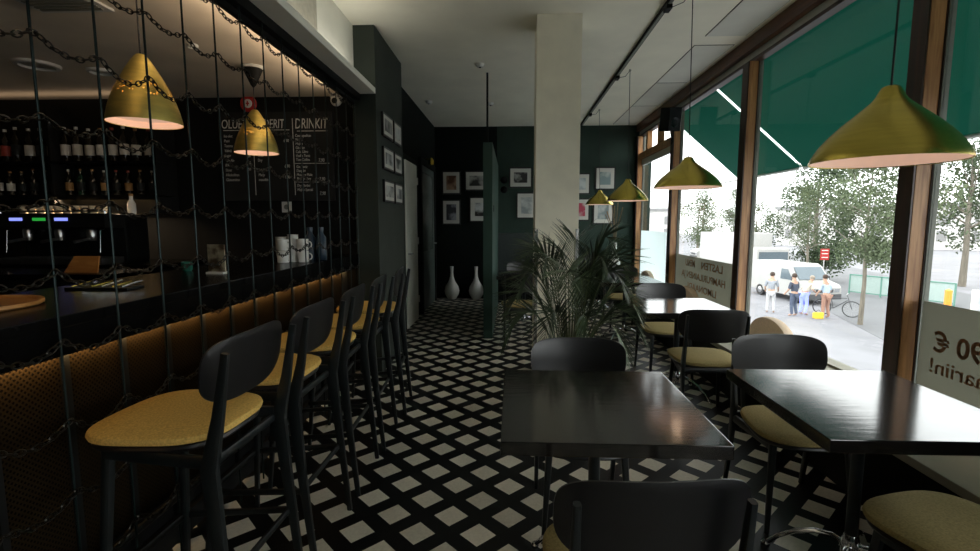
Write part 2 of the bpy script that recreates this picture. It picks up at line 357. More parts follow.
# ------------------------------------------------------------------ left wall doors
d=thing('door_1',None,None,(-1.42,6.3,0),kind='structure')
MB().bbox(.002,.05,.05,.78,.01,2.22,.004).build('door_leaf',M['doorw'],d)
MB().box(.0,.03,-.02,.05,0,2.3).box(0,.03,.78,.9,0,2.3).box(0,.03,.05,.78,2.22,2.3).build('door_frame',M['black'],d)
MB().cyl((.05,.12,1.0),(.09,.12,1.0),.012).cyl((.09,.12,1.0),(.09,.24,1.0),.009).build('door_handle',M['steel'],d)
for z in (.25,1.1,1.95): MB().cyl((.056,.785,z),(.056,.785,z+.1),.012).build('hinge',M['whitematte'],d)
d=thing('door_2',None,None,(-1.42,7.45,0),kind='structure')
MB().box(0,.05,0,.09,0,2.4).box(0,.05,1.3,1.38,0,2.4).box(0,.05,.09,1.3,2.3,2.4).build('door_frame',M['black'],d)
MB().box(.002,.03,.09,1.3,.01,.95).box(.002,.03,.09,.2,.95,2.3).box(.002,.03,1.18,1.3,.95,2.3).box(.002,.03,.2,1.18,2.2,2.3).build('door_leaf',mat('grey_green_door',(.10,.13,.115),.5),d)
MB().box(.01,.018,.2,1.18,.95,2.2).build('pane',mat('frosted_door_glass',(.20,.24,.22),.2),d)
MB().cyl((.03,1.22,1.05),(.08,1.22,1.05),.012).cyl((.08,1.22,1.05),(.08,1.08,1.05),.009).build('door_handle',M['steel'],d)
# ------------------------------------------------------------------ window wall
MULL=[(-3.4,-3.25),(-1.24,-1.14),(.81,.91),(2.86,2.965),(4.905,5.02),(7.03,7.15),(8.98,9.1)]
XO=2.34
wt=struct(MB().box(XW-.01,XO,-3.4,FW,3.02,3.14).build('trim_header',M['woodh']))
struct(MB().box(XW+.05,XO,-3.4,FW,2.955,3.02).build('trim_blind_box',M['blind']))
struct(MB().box(XW+.04,XO,-3.4,FW,2.925,2.955).build('trim_header_rail',M['wooddark']))
struct(MB().box(XW+.03,XO+.02,-3.4,FW,.36,.42).build('trim_sill',M['bench']))
wallbox('wall_right',M['bench'],XW+.05,XO+.05,-3.4,FW,-.12,.36)
wallbox('wall_right_footing',M['kerb'],XO+.0,XO+.06,-3.4,FW,-2.5,-.12)
for i,(a,b) in enumerate(MULL):
    t=thing('trim_%d'%(i+1),None,None,(XW,a,.42),kind='structure')
    w=b-a; h=2.925-.42
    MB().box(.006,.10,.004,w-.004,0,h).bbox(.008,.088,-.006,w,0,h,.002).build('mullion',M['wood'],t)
    MB().box(-.004,.006,-.004,w,0,h).build('mullion_front_shaded',M['wooddark'],t)  # room-side face away from daylight, its shade painted as darker wood
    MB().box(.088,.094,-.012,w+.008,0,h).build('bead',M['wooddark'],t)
    MB().box(.094,.13,-.018,w+.012,0,h).build('gasket',M['gasket'],t)
WN=0
for i in range(len(MULL)-1):
    a=MULL[i][1]+.012; b=MULL[i+1][0]-.018; WN+=1
    w=thing('window_%d'%WN,None,None,(XO-.02,a,.42),kind='structure'); L=b-a
    MB().box(0,.008,0,L,0,2.5).build('pane',M['pane'],w)
    if i in (2,4):
        MB().box(-.004,-.001,.01,L-.01,.06,.56).build('frosted_film',M['film'],w)
    # letters face the street, so they read mirrored from inside
    def put(txt,sz,y0,y1,z,bold):
        o=text_bm(txt,sz,M['filmtext'],'lettering',w,(-.006,y0-a,z-.42),(R(90),0,R(90)),.0008,'LEFT',bold)
        xs_=[v.co.x for v in o.data.vertices]; k=(y1-y0)/(max(xs_)-min(xs_)); o.scale=(k,1,1)
    if i==2:
        put('4.90 €',.15,2.34,2.742,.72,.003); put('baariin!',.115,2.36,2.742,.598,.0008)
    if i==4:
        put('LASTEN',.125,5.46,6.07,.85,.002); put('MENU',.125,6.29,6.62,.85,.002); put('HAMPURILAINEN JA',.12,5.38,6.75,.70,.001); put('LIMONAADI',.12,5.6,6.5,.555,.001)
    if i==5:
        MB().box(-.08,.0,0,L,2.10,2.2).box(-.08,0,.62,.72,2.2,2.505).box(-.08,.0,1.28,1.36,2.2,2.505).build('transom',M['wood'],w)
        MB().box(-.03,-.001,.0,L,2.0,2.1).build('transom_bead',M['whitematte'],w)
        MB().box(-.004,-.001,.02,L-.02,.0,.85).build('frosted_film',M['frost'],w)
# window bench
bn=thing('window_bench','low cream window bench running under the windows with a slotted grille','bench',(0,0,0))
MB().bbox(1.735,2.25,-3.3,8.95,.365,.405,.006).build('seat_board',M['bench'],bn)
MB().box(1.77,1.79,-3.3,8.95,0,.365).build('front_panel',M['black'],bn)
for k in range(6): MB().box(2.02+k*.028,2.032+k*.028,-.9,2.05,.405,.409).build('grille_slot',M['black'],bn)
for i,(y,hw,hh,lb) in enumerate(((4.16,.34,.215,'half-round cream cushion standing on the bench at the glass, beside the wooden mullion'),(6.2,.42,.215,'half-round cream cushion standing on the bench under the frosted lettering'),(8.0,.36,.235,'half-round cream cushion standing on the bench at the farthest window'))):
    m=MB(); vs=[]; n=28
    prof=[(-.045,.0),(-.045,.9),(-.035,.97),(0,1),(.035,.97),(.045,.9),(.045,.0)]
    for x_,k in prof:
        for j in range(n+1):
            a_=PI*j/n; vs.append((x_+.10*(0),hw*k*math.cos(a_),hh*k*math.sin(a_)))
    m.add(vs,[(i_*(n+1)+j,i_*(n+1)+j+1,(i_+1)*(n+1)+j+1,(i_+1)*(n+1)+j) for i_ in range(len(prof)-1) for j in range(n)],True)
    o=m.build('round_cushion',M['cush'],None,(2.19,y,.406)); tag(o,lb,'cushion','cushions on the window bench')
# speaker on the mullion
s=thing('wall_speaker','black loudspeaker on a bracket high on the third mullion from the far corner','speaker',(2.08,6.78,2.62))
MB().bbox(-.10,.10,-.09,.09,0,.30,.012).xf(Matrix.Rotation(R(12),4,'X')@Matrix.Rotation(R(25),4,'Z')).build('cabinet',M['black'],s)
MB().lathe([(.001,.0),(.03,.006),(.062,.0),(.066,-.004),(.066,.006)],(0,-.094,.11),24,axis='y').xf(Matrix.Rotation(R(12),4,'X')@Matrix.Rotation(R(25),4,'Z')).build('cone',M['darkmetal'],s)
MB().bbox(.101,.106,-.085,.085,.01,.29,.002).xf(Matrix.Rotation(R(12),4,'X')@Matrix.Rotation(R(25),4,'Z')).build('side_panel',M['whitematte'],s)
MB().sweep([(.03,.06,.05),(.10,.2,-.06),(.14,.31,-.12)],.012).build('bracket',M['black'],s)
# track and detectors
tk=thing('lighting_track','black ceiling track with cord connectors running above the window tables','track',(1.215,0,H))
MB().box(-.018,.018,-2.5,8.95,-.03,0).build('rail',M['black'],tk)
MB().box(-.012,.012,-2.4,8.9,-.033,-.03).build('rail_slot',M['gasket'],tk)
for y in (2.05,4.12,6.0,7.98): MB().bbox(-.02,.024,y-.05,y+.05,-.065,-.031,.004).build('connector',M['black'],tk)
for (x,y,lb) in ((-1.2,7.2,'white smoke detector on the ceiling beside the dark left wall'),(-.36,5.57,'white smoke detector on the ceiling just before the partition post'),(-.32,7.34,'white smoke detector on the ceiling behind the partition post')):
    t=thing('smoke_detector',lb,'smoke detector',(x,y,H)); MB().lathe([(.001,-.035),(.03,-.035),(.045,-.02),(.05,0)]).build('cover',M['white'],t)
    MB().lathe([(.001,-.042),(.01,-.042),(.012,-.035)]).build('sensor',M['black'],t)
# ------------------------------------------------------------------ seating
def pad_bm(outline,z0,z1,inset=.018,dome=.006):
    m=MB(); n=len(outline); cx=sum(p[0] for p in outline)/n; cy=sum(p[1] for p in outline)/n
    def ring(k,z): return [(cx+(x-cx)*k,cy+(y-cy)*k,z) for x,y in outline]
    h=z1-z0; rs=[ring(.95,z0),ring(.985,z0+h*.12),ring(1,z0+h*.45),ring(.985,z0+h*.82),ring(.94,z1),ring(.6,z1+dome*.7),ring(.25,z1+dome)]
    vs=[p for r in rs for p in r]+[(cx,cy,z1+dome)]
    fs=[(i*n+k,i*n+(k+1)%n,(i+1)*n+(k+1)%n,(i+1)*n+k) for i in range(len(rs)-1) for k in range(n)]
    fs+=[((len(rs)-1)*n+k,(len(rs)-1)*n+(k+1)%n,len(vs)-1) for k in range(n)]+[tuple(range(n-1,-1,-1))]
    m.add(vs,fs,True); return m
def seat_outline(wf,wb,d,yo=0,n=48):
    o=[]
    for k in range(n):
        a=2*PI*k/n; c,s=math.cos(a),math.sin(a); e=2/3.4
        x=math.copysign(abs(c)**e,c); y=math.copysign(abs(s)**e,s)
        w=wb+(wf-wb)*(y+1)/2; o.append((x*w/2,y*d/2+yo+(.012*(1-x*x) if y>0 else 0)))
    return o
def back_bm(w,h,z0,y0,curve=.045,th=.011,tilt=.12,n=56,nt=4.2,nb=2.8,rings=9):
    m=MB(); vs=[]; fs=[]
    out=[]
    for k in range(n):
        a=2*PI*k/n; c,s=math.cos(a),math.sin(a); ee=2/(nt if s>0 else nb)
        out.append((math.copysign(abs(c)**(2/ (nt if s>0 else 3.0)),c)*w/2*(1 if s>0 else 1-.06*abs(s)),math.copysign(abs(s)**ee,s)*h/2))
    def P(x,z,off): return (x,y0+curve*(2*x/w)**2-tilt*(z)+off,z0+h/2+z)
    for side in (0,1):
        for r in range(rings):
            k=1-r/rings
            for x,z in out: vs.append(P(x*k,z*k,(th if side else 0)*(1 if r else .75)+(0 if side or r else th*.25)))
        vs.append(P(0,0,th if side else 0))
    S=rings*n+1
    for side in (0,1):
        o=side*S
        for r in range(rings-1):
            for k in range(n): fs.append((o+r*n+k,o+r*n+(k+1)%n,o+(r+1)*n+(k+1)%n,o+(r+1)*n+k))
        for k in range(n): fs.append((o+(rings-1)*n+k,o+(rings-1)*n+(k+1)%n,o+S-1))
    for k in range(n): fs.append((k,(k+1)%n,S+(k+1)%n,S+k))
    m.add(vs,fs,True); return m
def make_seating(name,label,cat,sh,tall,seatm):
    t=thing(name,label,cat)
    wf,wb,dp=(.47,.41,.45) if not tall else (.46,.40,.43)
    zt=sh
    pad_bm(seat_outline(wf,wb,dp),zt-.034,zt-.006,dome=.006).build('seat',seatm,t)
    pad_bm(seat_outline(wf-.02,wb-.02,dp-.02),zt-.058,zt-.036,dome=0).build('seat_shell',M['chair'],t)
    bh,bz=(.235,.60) if not tall else (.205,.873)
    b=back_bm(.475 if not tall else .455,bh,bz,-.235 if not tall else -.25,curve=.045 if not tall else .022,nb=2.7)
    b.build('backrest',M['chair'],t)
    top=.797 if not tall else 1.045
    for sx in (-1,1):
        if tall: path=[(sx*.205,-.28,0),(sx*.205,-.24,.40),(sx*.2,-.208,.70),(sx*.2,-.235,.86),(sx*.2,-.268,1.05)]
        else: path=[(sx*.2,-.27,0),(sx*.2,-.225,.26),(sx*.198,-.205,.46),(sx*.197,-.222,.6),(sx*.197,-.2465,.80)]
        off=.02
        sz=[(.010,.012),(.012,.019),(.0135,.028),(.0115,.018),(.009,.011)]
        MB().sweep([(p[0],p[1]-off*(.2 if i<2 else (.5 if i==2 else 1)),p[2]) for i,p in enumerate(path)],sz,10,.55).build('leg',M['leg'],t)
        zt2=sh-.06
        fp=[(sx*.165,.14,zt2),(sx*.19,.185,0)] if not tall else [(sx*.16,.13,zt2),(sx*.175,.155,.4),(sx*.195,.185,0)]
        MB().sweep(fp,[(.016,.016)]+([(.014,.014)] if tall else [])+[(.010,.010)],10,.6).build('leg',M['leg'],t)
        MB().sweep([(sx*.168,.13,zt2-.015),(sx*.197,-.205,zt2-.02)],[(.011,.02)]*2,8,.5).build('side_rail',M['leg'],t)
        lg=MB().cyl((sx*.197,-.222,bz+.1),(sx*.197,-.19,bz+.1),.007,10) if 0 else None
        if tall:
            MB().sweep([(sx*.188,.168,.30),(sx*.205,-.235,.33)],[(.008,.012)]*2,8,.5).build('stretcher',M['leg'],t)
    if tall:
        MB().sweep([(-.185,.172,.30),(.185,.172,.30)],[(.012,.014)]*2,8,.5).build('foot_rest',M['darkmetal'],t)
        MB().sweep([(-.205,-.238,.33),(.205,-.238,.33)],[(.008,.012)]*2,8,.5).build('stretcher',M['leg'],t)
        MB().sweep([(-.2,-.2,.70),(.2,-.2,.70)],[(.009,.014)]*2,8,.5).build('back_rail',M['leg'],t)
    else:
        MB().sweep([(-.198,-.205,.405),(.198,-.205,.405)],[(.010,.018)]*2,8,.5).build('back_rail',M['leg'],t)
    return t
stool=make_seating('bar_stool','','bar stool',.80,True,M['seats']); stool['group']='bar stools along the counter'
SP=[(1.53,-2,'black bar stool with mustard seat standing nearest, its whole seat in view'),(2.06,-1,'second black bar stool from the front, standing behind the nearest one'),(2.58,2,'black bar stool in the middle of the row of five'),(3.08,3,'black bar stool standing just before the farthest one'),(3.63,6,'black bar stool standing farthest, by the pier with pictures')]
for i,(y,dr,lb) in enumerate(SP):
    if i==0: o=stool; o.location=(-1.09,y,0); o.rotation_euler.z=R(90+dr); o['label']=lb
    else: inst(stool,(-1.085,y,0),R(90+dr),lb)
chair=make_seating('dining_chair','','chair',.465,False,M['seat']); chair['group']='dining chairs at the tables'
CH=[(.325,1.31,4,'black dining chair at the near side of the front middle table, its back to us'),
 (.335,2.23,180,'black dining chair behind the front middle table, with its backrest in front of the palm'),
 (1.375,2.35,178,'black dining chair on the far side of the front right window table'),
 (1.43,1.50,17,'black dining chair with mustard seat cut off at the bottom right corner'),
 (1.39,3.55,-3,'black dining chair whose back and mustard seat face us at the second window table'),
 (1.43,4.53,181,'black dining chair on the far side of the second window table, facing us'),
 (1.46,6.47,180,'black dining chair on the far side of the third window table, below the small pendants'),
 (1.40,8.5,180,'black dining chair at the far side of the last window table by the back wall'),
 (.10,5.82,4,'black dining chair with mustard seat beside the green partition, left of the column'),
 (.16,7.1,180,'black dining chair on the far side of the table behind the partition')]
for i,(x,y,a,lb) in enumerate(CH):
    if i==0: o=chair; o.location=(x,y,0); o.rotation_euler.z=R(a); o['label']=lb
    else: inst(chair,(x,y,0),R(a),lb)
# tables
tb=thing('square_table','','table'); tb['group']='black square tables'
MB().bbox(-.352,.352,-.37,.37,.705,.75,.003).build('tabletop',M['table'],tb)
MB().lathe([(.022,.1),(.022,.68),(.03,.69),(.10,.695),(.10,.705)],n=24).build('column',M['leg'],tb)
for k in range(4):
    a=R(45+90*k); c,s_=math.cos(a),math.sin(a)
    pts=[(r*c,r*s_,z) for r,z in ((.015,.15),(.06,.165),(.12,.155),(.19,.12),(.25,.07),(.29,.022))]
    f=MB().sweep(pts,[(.013,.010)]*6,10).build('foot',M['chrome'],tb)
    MB().lathe([(.016,0),(.018,.012),(.012,.02)],(.30*c,.30*s_,0),16).build('glide',M['chrome'],f)
MB().lathe([(.03,.10),(.034,.13),(.03,.18),(.022,.2)],n=24).build('hub',M['chrome'],tb)
TB=[(.32,1.81,'black square wooden table standing alone in front, before the column'),(1.34,1.87,'black square table at the front window reflecting the daylight, largest on the right'),(1.35,4.0,'black square table at the second window behind the frontmost ones'),(1.34,5.83,'black square table third along the windows from us'),(1.34,7.75,'black square table last along the windows, holding the white vase'),(.16,6.42,'black square table behind the partition and the column')]
for i,(x,y,lb) in enumerate(TB):
    if i==0: o=tb; o.location=(x,y,0); o['label']=lb
    else: inst(tb,(x,y,0),0,lb)
# booth back cushion at far wall
bo=thing('booth_bench','dark upholstered booth bench against the back wall behind the partition','bench',(.15,8.8,0))
MB().bbox(-.42,.5,-.22,.12,0,.44,.02).build('seat',M['darkmetal'],bo); MB().bbox(-.42,.5,.13,.27,.3,1.22,.02).build('backrest',mat('dark_booth_leather',(.02,.03,.03),.5),bo)
# ------------------------------------------------------------------ pendants over the window tables
def pendant(x,y,z,r,h,lb,i,hook,conn,b=True):
    t=thing('pendant_lamp',lb,'pendant lamp',(x,y,z),0,'brass pendants over the window tables')
    out=[(r,0),(r*.995,h*.03),(r*.965,h*.10),(r*.88,h*.23),(r*.76,h*.36),(r*.62,h*.49),(r*.47,h*.61),(r*.33,h*.72),(r*.235,h*.80),(r*.18,h*.87),(r*.15,h*.93),(r*.12,h*.98),(r*.08,h)]
    inn=[(a-.003 if a>.02 else a,bz-.004 if bz>.006 else bz) for a,bz in out]
    MB().lathe([(.001,h-.004)]+[(max(.002,a-.0022),max(.001,b-.0022)) for a,b in reversed(out[:-1])]+out+[(.001,h+.001)],n=64,caps=False).build('shade',M['brass'],t)
    MB().lathe([(a*.985-.002,max(.003,bz-.006)) for a,bz in out[:9]]+[(.001,h*.82)],n=48,caps=False).build('inner_lining',M['lampin'],t)
    MB().sphere((0,0,h*.42),.03,16,10).build('bulb',M['bulb'],t)
    hx,hy=hook[0]-x,hook[1]-y; cx,cy=conn[0]-x,conn[1]-y; zz=H-z
    MB().sweep([(0,0,h-.005),(0,0,h+.05),(hx*.5,hy*.5,(h+zz)/2),(hx,hy,zz-.03),(hx,hy,zz-.012)],.0035,6).build('cord',M['cord'],t)
    MB().sweep([(hx,hy,zz-.012),((hx*.6+cx*.4),(hy*.6+cy*.4),zz-.06),(cx,cy,zz-.045)],.003,6).build('cord',M['cord'],t)
    MB().torus((hx,hy,zz-.012),.01,.0025,14,6).build('hook',M['darkmetal'],t)
    return t
pendant(1.325,1.84,1.632,.232,.262,'largest brass pendant lamp hanging over the front right table',0,(1.33,1.84),(1.235,2.05),)
pendant(1.36,3.93,1.685,.25,.235,'brass pendant lamp hanging between the second and third window mullions',1,(1.33,3.9),(1.235,4.12))
pendant(1.345,5.86,1.665,.235,.255,'brass pendant lamp hanging before the wooden corner frame, third from the right',2,(1.325,5.83),(1.235,6.0))
pendant(1.36,7.8,1.69,.215,.225,'smallest brass pendant lamp, farthest, hanging before the framed pictures',3,(1.325,7.8),(1.235,7.98))
# bar pendants
def barlamp(x,y,z,lb,canopy):
    t=thing('pendant_lamp',lb,'pendant lamp',(x,y,z),0,'punched brass pendants over the bar')
    r,h=.155,.315
    out=[(r,0),(r*.99,h*.06),(r*.93,h*.20),(r*.85,h*.33),(r*.735,h*.47),(r*.585,h*.63),(r*.41,h*.79),(r*.265,h*.91),(r*.18,h*.97),(r*.12,h)]
    MB().lathe(out+[(.001,h+.001)],n=64,caps=False).build('shade',M['perf'],t)
    MB().lathe([(r*.985,.002),(r*.97,.02),(r*.91,.06)],n=48,caps=False).build('inner_lining',M['lampinb'],t)
    MB().lathe([(.001,.03),(r*.93,.0302),(r*.93,.034),(.001,.035)],n=48).build('diffuser',M['lampinb'],t)
    MB().sweep([(0,0,h),(0,0,(BC-z))],.004,6).build('cord',M['cord'],t)
    if canopy:
        MB().lathe([(.004,-.15),(.02,-.13),(.065,-.03),(.07,-.018)],(0,0,BC-z),24).build('canopy',M['black'],t)
        MB().lathe([(.075,-.018),(.085,0)],(0,0,BC-z),24).build('canopy_plate',M['whitematte'],t)
    return t
barlamp(-1.745,2.32,1.885,'larger punched brass pendant lamp hanging over the bar at the left',False)
barlamp(-1.92,3.68,1.935,'smaller punched brass pendant lamp hanging before the chalkboard menu',True)
# ------------------------------------------------------------------ bar counter
CT=1.13; XE=-1.40
bar=thing('bar_counter','long black bar counter with brass mesh front panels lit from above','bar counter',(0,0,0))
MB().bbox(-2.05,XE,-1.5,4.44,CT-.04,CT,.004).build('countertop',M['counter'],bar)
MB().box(-1.43,XE-.005,-1.5,4.44,CT-.128,CT-.04).build('fascia',M['counter'],bar)
MB().box(-1.95,-1.52,-1.45,4.44,0,CT-.04).build('carcass',M['black'],bar)
ys=[.55+.246*k for k in range(-6,16)]
for k in range(len(ys)-1):
    y0=ys[k]; y1=min(ys[k+1],4.43)
    MB().box(-1.515,-1.505,y0+.014,y1-.008,.22,1.08).build('front_panel',M['copper'],bar)
    MB().box(-1.52,-1.49,y0-.008,y0+.014,.1,1.08).build('front_divider',M['black'],bar)
MB().box(-1.52,-1.48,-1.45,4.44,0,.1).build('plinth',M['black'],bar)
MB().box(-1.455,-1.445,-1.45,4.4,1.005,1.015).build('led_strip',M['warm'],bar)
fr=MB().cyl((-1.44,-1.4,.24),(-1.44,4.4,.24),.017,12).build('foot_rail',M['darkmetal'],bar)
for y in (.6,1.8,3.0,4.2): MB().cyl((-1.48,y,.24),(-1.45,y,.24),.01,8).build('rail_bracket',M['darkmetal'],fr)
# rods
XR=-1.375
WY=[1.404+.2255*k for k in range(14)]
rods0=None
for k,y in enumerate(WY):
    o=MB().cyl((0,0,0),(0,0,BC-.06),.0042,8).build('steel_rod',M['wire'],None,(XR,y,0))
    tag(o,'thin dark steel rod from floor to ceiling before the bar, %s from the left'%ORD[k],'rod','steel rods in front of the bar')
# chains
def chain(z,y0i,y1i,lb,sag=.045,x=XR+.004):
    m=MB(); pts=[]
    ys_=[WY[0]-.2255*j for j in range(3,0,-1)]+WY
    ys_=[y for y in ys_ if y0i<=y<=y1i]; h=.5
    for a,b in zip(ys_[:-1],ys_[1:]):
        sg=sag*random.uniform(.75,1.25); n=10
        for k in range(n): u=k/n; pts.append(Vector((x+.004,a+(b-a)*u,z-4*sg*u*(1-u))))
    pts.append(Vector((x+.004,ys_[-1],z)))
    # resample at link pitch
    pitch=.027; cur=pts[0].copy(); links=[]; i=1
    d=0; res=[pts[0]]
    for p,q in zip(pts[:-1],pts[1:]):
        L=(q-p).length; t=pitch-d
        while t<=L: res.append(p+(q-p)*(t/L)); t+=pitch
        d=L-(t-pitch)
    for k,(p,q) in enumerate(zip(res[:-1],res[1:])):
        c=(p+q)/2; t=(q-p).normalized(); tm=MB().torus((0,0,0),.0088,.0024,10,5,'y',1.9,1.0)
        e2=Vector((1,0,0)) if k%2 else t.cross(Vector((1,0,0))).normalized()
        e3=t.cross(e2).normalized()
        mt=Matrix(((t.x,e2.x,e3.x,c.x),(t.y,e2.y,e3.y,c.y),(t.z,e2.z,e3.z,c.z),(0,0,0,1))); m.v and None
        tm.xf(mt); m.add(tm.v,tm.f,True)
    o=m.build('steel_chain',M['chain']); tag(o,lb,'chain','chains draped across the rods'); return o
CHN=[(2.43,'uppermost'),(2.2,'second from the top'),(1.965,'third from the top'),(1.73,'fourth from top'),(1.49,'fifth from the top, above the cups on the counter'),(1.275,'sixth from the top, just above the counter'),(1.06,'along the edge of the countertop'),(.81,'hanging across the lit mesh panels'),(.58,'second from the bottom, behind the stools'),(.35,'lowest, near the foot rail')]
for z,lb in CHN: chain(z,.6,4.4,'dark chain draped across the rods, '+lb)
# ------------------------------------------------------------------ back of the bar
bb=thing('back_counter','black back counter behind the bar under the coffee machine','counter',(0,0,0))
MB().bbox(-5.2,-2.9,3.85,BY-.01,1.03,1.07,.004).build('countertop',M['counter'],bb)
MB().box(-5.2,-2.92,3.92,BY-.01,0,1.03).build('carcass',M['black'],bb)
sh=thing('bottle_shelf','dark back bar shelf unit filled with bottles','shelf',(0,0,0))
MB().box(-5.1,-3.15,4.50,BY-.005,1.5,2.46).build('back_panel',M['black'],sh)
for z in (1.66,1.96): MB().box(-5.1,-3.15,4.28,4.5,z-.012,z).build('shelf_board',M['steel'] if z==1.66 else M['darkmetal'],sh)
MB().box(-5.1,-3.15,4.272,4.28,1.618,1.662).build('shelf_lip',M['darkmetal'],sh)
for x in (-5.1,-4.14,-3.17): MB().box(x,x+.02,4.28,4.5,1.5,2.46).build('upright',M['black'],sh)
def bottle(bm_,lm,h,r,lb,loc,kind):
    t=thing('bottle',lb,'bottle',loc,0,'bottles on the %s shelf of the back bar'%kind)
    MB().lathe([(r*.9,0),(r,.008),(r,h*.58),(r*.9,h*.66),(r*.4,h*.76),(r*.34,h*.80),(r*.34,h*.93),(.001,h*.93)],n=16).build('glass_body',bm_,t)
    MB().lathe([(r*.4,h*.925),(r*.4,h),(.001,h)],n=12).build('cap',random.choice([M['whitematte'],M['labelr'],M['labela'],M['whitematte']]),t)
    MB().lathe([(r*1.015,h*.2),(r*1.02,h*.205),(r*1.02,h*.5),(r*1.015,h*.505)],n=16).build('paper_label',lm,t)
    return t
xs=[-4.98+.113*k for k in range(16)]
for k,x in enumerate(xs):
    if abs(x+4.13)<.05: x-=.03
    lm=M['labelw'] if x>-4.25 or k%4==1 else random.choice([M['labela'],M['chalk'],M['labelr'],M['chalk']])
    bottle(M['bottleb'],lm,random.uniform(.29,.32),.037,'dark bottle on the upper back bar shelf, %s from the left'%ORD[k],(x,4.38+.02*random.random(),1.96),'upper')
for k,x in enumerate(xs):
    if abs(x+4.13)<.05: x-=.03
    bottle(random.choice([M['bottleb'],M['bottleg'],M['bottleb']]),random.choice([M['chalk'],M['chalk'],M['labela'],M['labelw'],M['chalk']]),random.uniform(.22,.25),.03,'bottle on the glass lower shelf of the back bar, %s from the left'%ORD[k],(x,4.4,1.66),'lower')
# coffee machine
cm=thing('coffee_machine','wide steel espresso machine with lit displays on the back counter','coffee machine',(-3.80,4.12,1.07))
MB().bbox(-.46,.46,-.02,.26,.0,.42,.02).build('body',M['darkmetal'],cm)
MB().bbox(-.46,.46,-.22,.0,.30,.42,.015).build('top_panel',M['black'],cm)
MB().bbox(-.44,.44,-.26,-.02,.0,.055,.008).build('drip_tray',M['steel'],cm)
for x,mm in ((-.30,M['blue']),(-.10,M['greend']),(.09,M['blue'])): MB().box(x-.055,x+.055,-.226,-.221,.36,.385).build('display',mm,cm)
for x in (-.3,-.02,.26):
    g=MB().lathe([(.035,0),(.037,.05),(.03,.07)],(x,-.13,.225),20).build('group_head',M['steel'],cm)
    MB().lathe([(.03,0),(.036,.03)],(x,-.13,.195),20).sweep([(x,-.16,.21),(x,-.30,.19)],[(.011,.011),(.014,.014)],10).build('portafilter',M['steel'],g)
for x in (-.41,.40): MB().sweep([(x,-.1,.3),(x,-.2,.28),(x,-.22,.1)],.006,8).build('steam_wand',M['chrome'],cm)
MB().cyl((-.45,-.2,.44),(.45,-.2,.44),.006).cyl((-.45,-.2,.42),(-.45,-.2,.44),.005).cyl((.45,-.2,.42),(.45,-.2,.44),.005).build('cup_rail',M['chrome'],cm)
cp=None
for k in range(10):
    t=thing('coffee_cup','cream cup in the row on top of the espresso machine, %s from the left'%ORD[k],'cup',(-4.18+k*.078,4.05,1.49),0,'cups on the espresso machine')
    MB().lathe([(.02,0),(.026,.004),(.037,.068),(.034,.068),(.02,.008),(.001,.008)],n=18).build('bowl',M['cupw'],t)
    MB().torus((.038,0,.03),.014,.004,12,6).build('handle',M['cupw'],t)
# lamp over cups: warm light bar under shelf
wl=thing('shelf_light','warm strip light under the bottle shelf lighting the cups','light',(-3.75,4.46,1.632)); MB().box(-.4,.4,-.004,.004,0,.012).build('diffuser',M['warm'],wl)
wl['label']='slim warm strip light under the lower bottle shelf above the cups'
t=thing('milk_bottle','pale milk bottle standing at the right end of the cup row','bottle',(-3.38,4.25,1.49)); MB().lathe([(.03,0),(.033,.01),(.033,.09),(.015,.13),(.015,.16),(.001,.16)],n=18).build('body',M['white'],t); MB().lathe([(.017,.16),(.017,.18),(.001,.18)],n=14).build('cap',M['labela'],t)
o=MB().poly3([(-.12,0,0),(.12,0,0),(.09,.06,.11),(-.09,.06,.11)],(0,.012,0)).build('wooden_board',M['tray'],None,(-3.95,3.72,.955)); 
tag(o,'small orange wooden board below the espresso machine, leaning on the counter front','board'); o.location=(-3.45,3.28,1.0)
# it stands on a low worktop behind the bar
wk=thing('work_counter','low dark worktop between the bar and the back counter','counter',(0,0,0))
MB().bbox(-4.4,-2.7,3.15,3.55,1.03,1.07,.004).build('countertop',M['counter'],wk); MB().box(-4.38,-2.72,3.17,3.53,0,1.03).build('carcass',M['black'],wk)
o.location=(-2.99,3.25,1.071)
# chalkboard menu
cb=thing('menu_board','large chalkboard menu with three handwritten columns on the bar back wall','menu board',(-2.16,BY-.034,1.62))
MB().box(-.54,.52,0,.031,0,.80).build('board',M['chalk'],cb)
def chalk(txt,x,z,s,b=.0,k=.72):
    if not txt: return
    o=text_bm(txt,s,M['chalkw'],'lettering',cb,(x,-.002,z),(R(90),0,0),.0006,'LEFT',b,.12); o.scale=(k,1,1); return o
chalk('OLUET',-.52,.655,.115,0,.68); chalk('SIIDERIT',-.19,.655,.115,0,.62); chalk('DRINKIT',.17,.65,.13,0,.60)
m=MB().box(-.50,-.26,-.003,0,.635,.640).box(-.16,.12,-.003,0,.637,.641).box(.19,.47,-.003,0,.625,.630).box(.148,.153,-.003,0,.05,.74).box(-.225,-.221,-.003,0,.05,.60)
m.box(.16,.48,-.003,0,.335,.339).box(.16,.47,-.003,0,.165,.169).build('chalk_line',M['chalkw'],cb)
for k,tx in enumerate(('Iso olut','Pieni','Tumma','Vehnä','Lager','Pale Ale','IPA','Stout','Alkoholiton','Gluteeniton')): chalk(tx,-.50,.575-k*.044,.037)
for k,tx in enumerate(('7,90','6,50','6,90','7,20','6,90','7,50')): chalk(tx,-.30,.575-k*.06,.034)
for k,tx in enumerate(('Omena','Päärynä','Kuiva','Lonkero','Cider','Dry','','Sidukka','Marja','mansikka')): chalk(tx,-.19,.575-k*.044,.037)
for z in (.53,.30,.2): chalk('6,90',.06,z,.04)
for k,tx in enumerate(('Cosmopolitan','Mai Tai','Mojito','Gin Fizz','Cuba Libre','Vodka Tonic','Tom Collins')): chalk(tx,.17,.575-k*.036,.036)
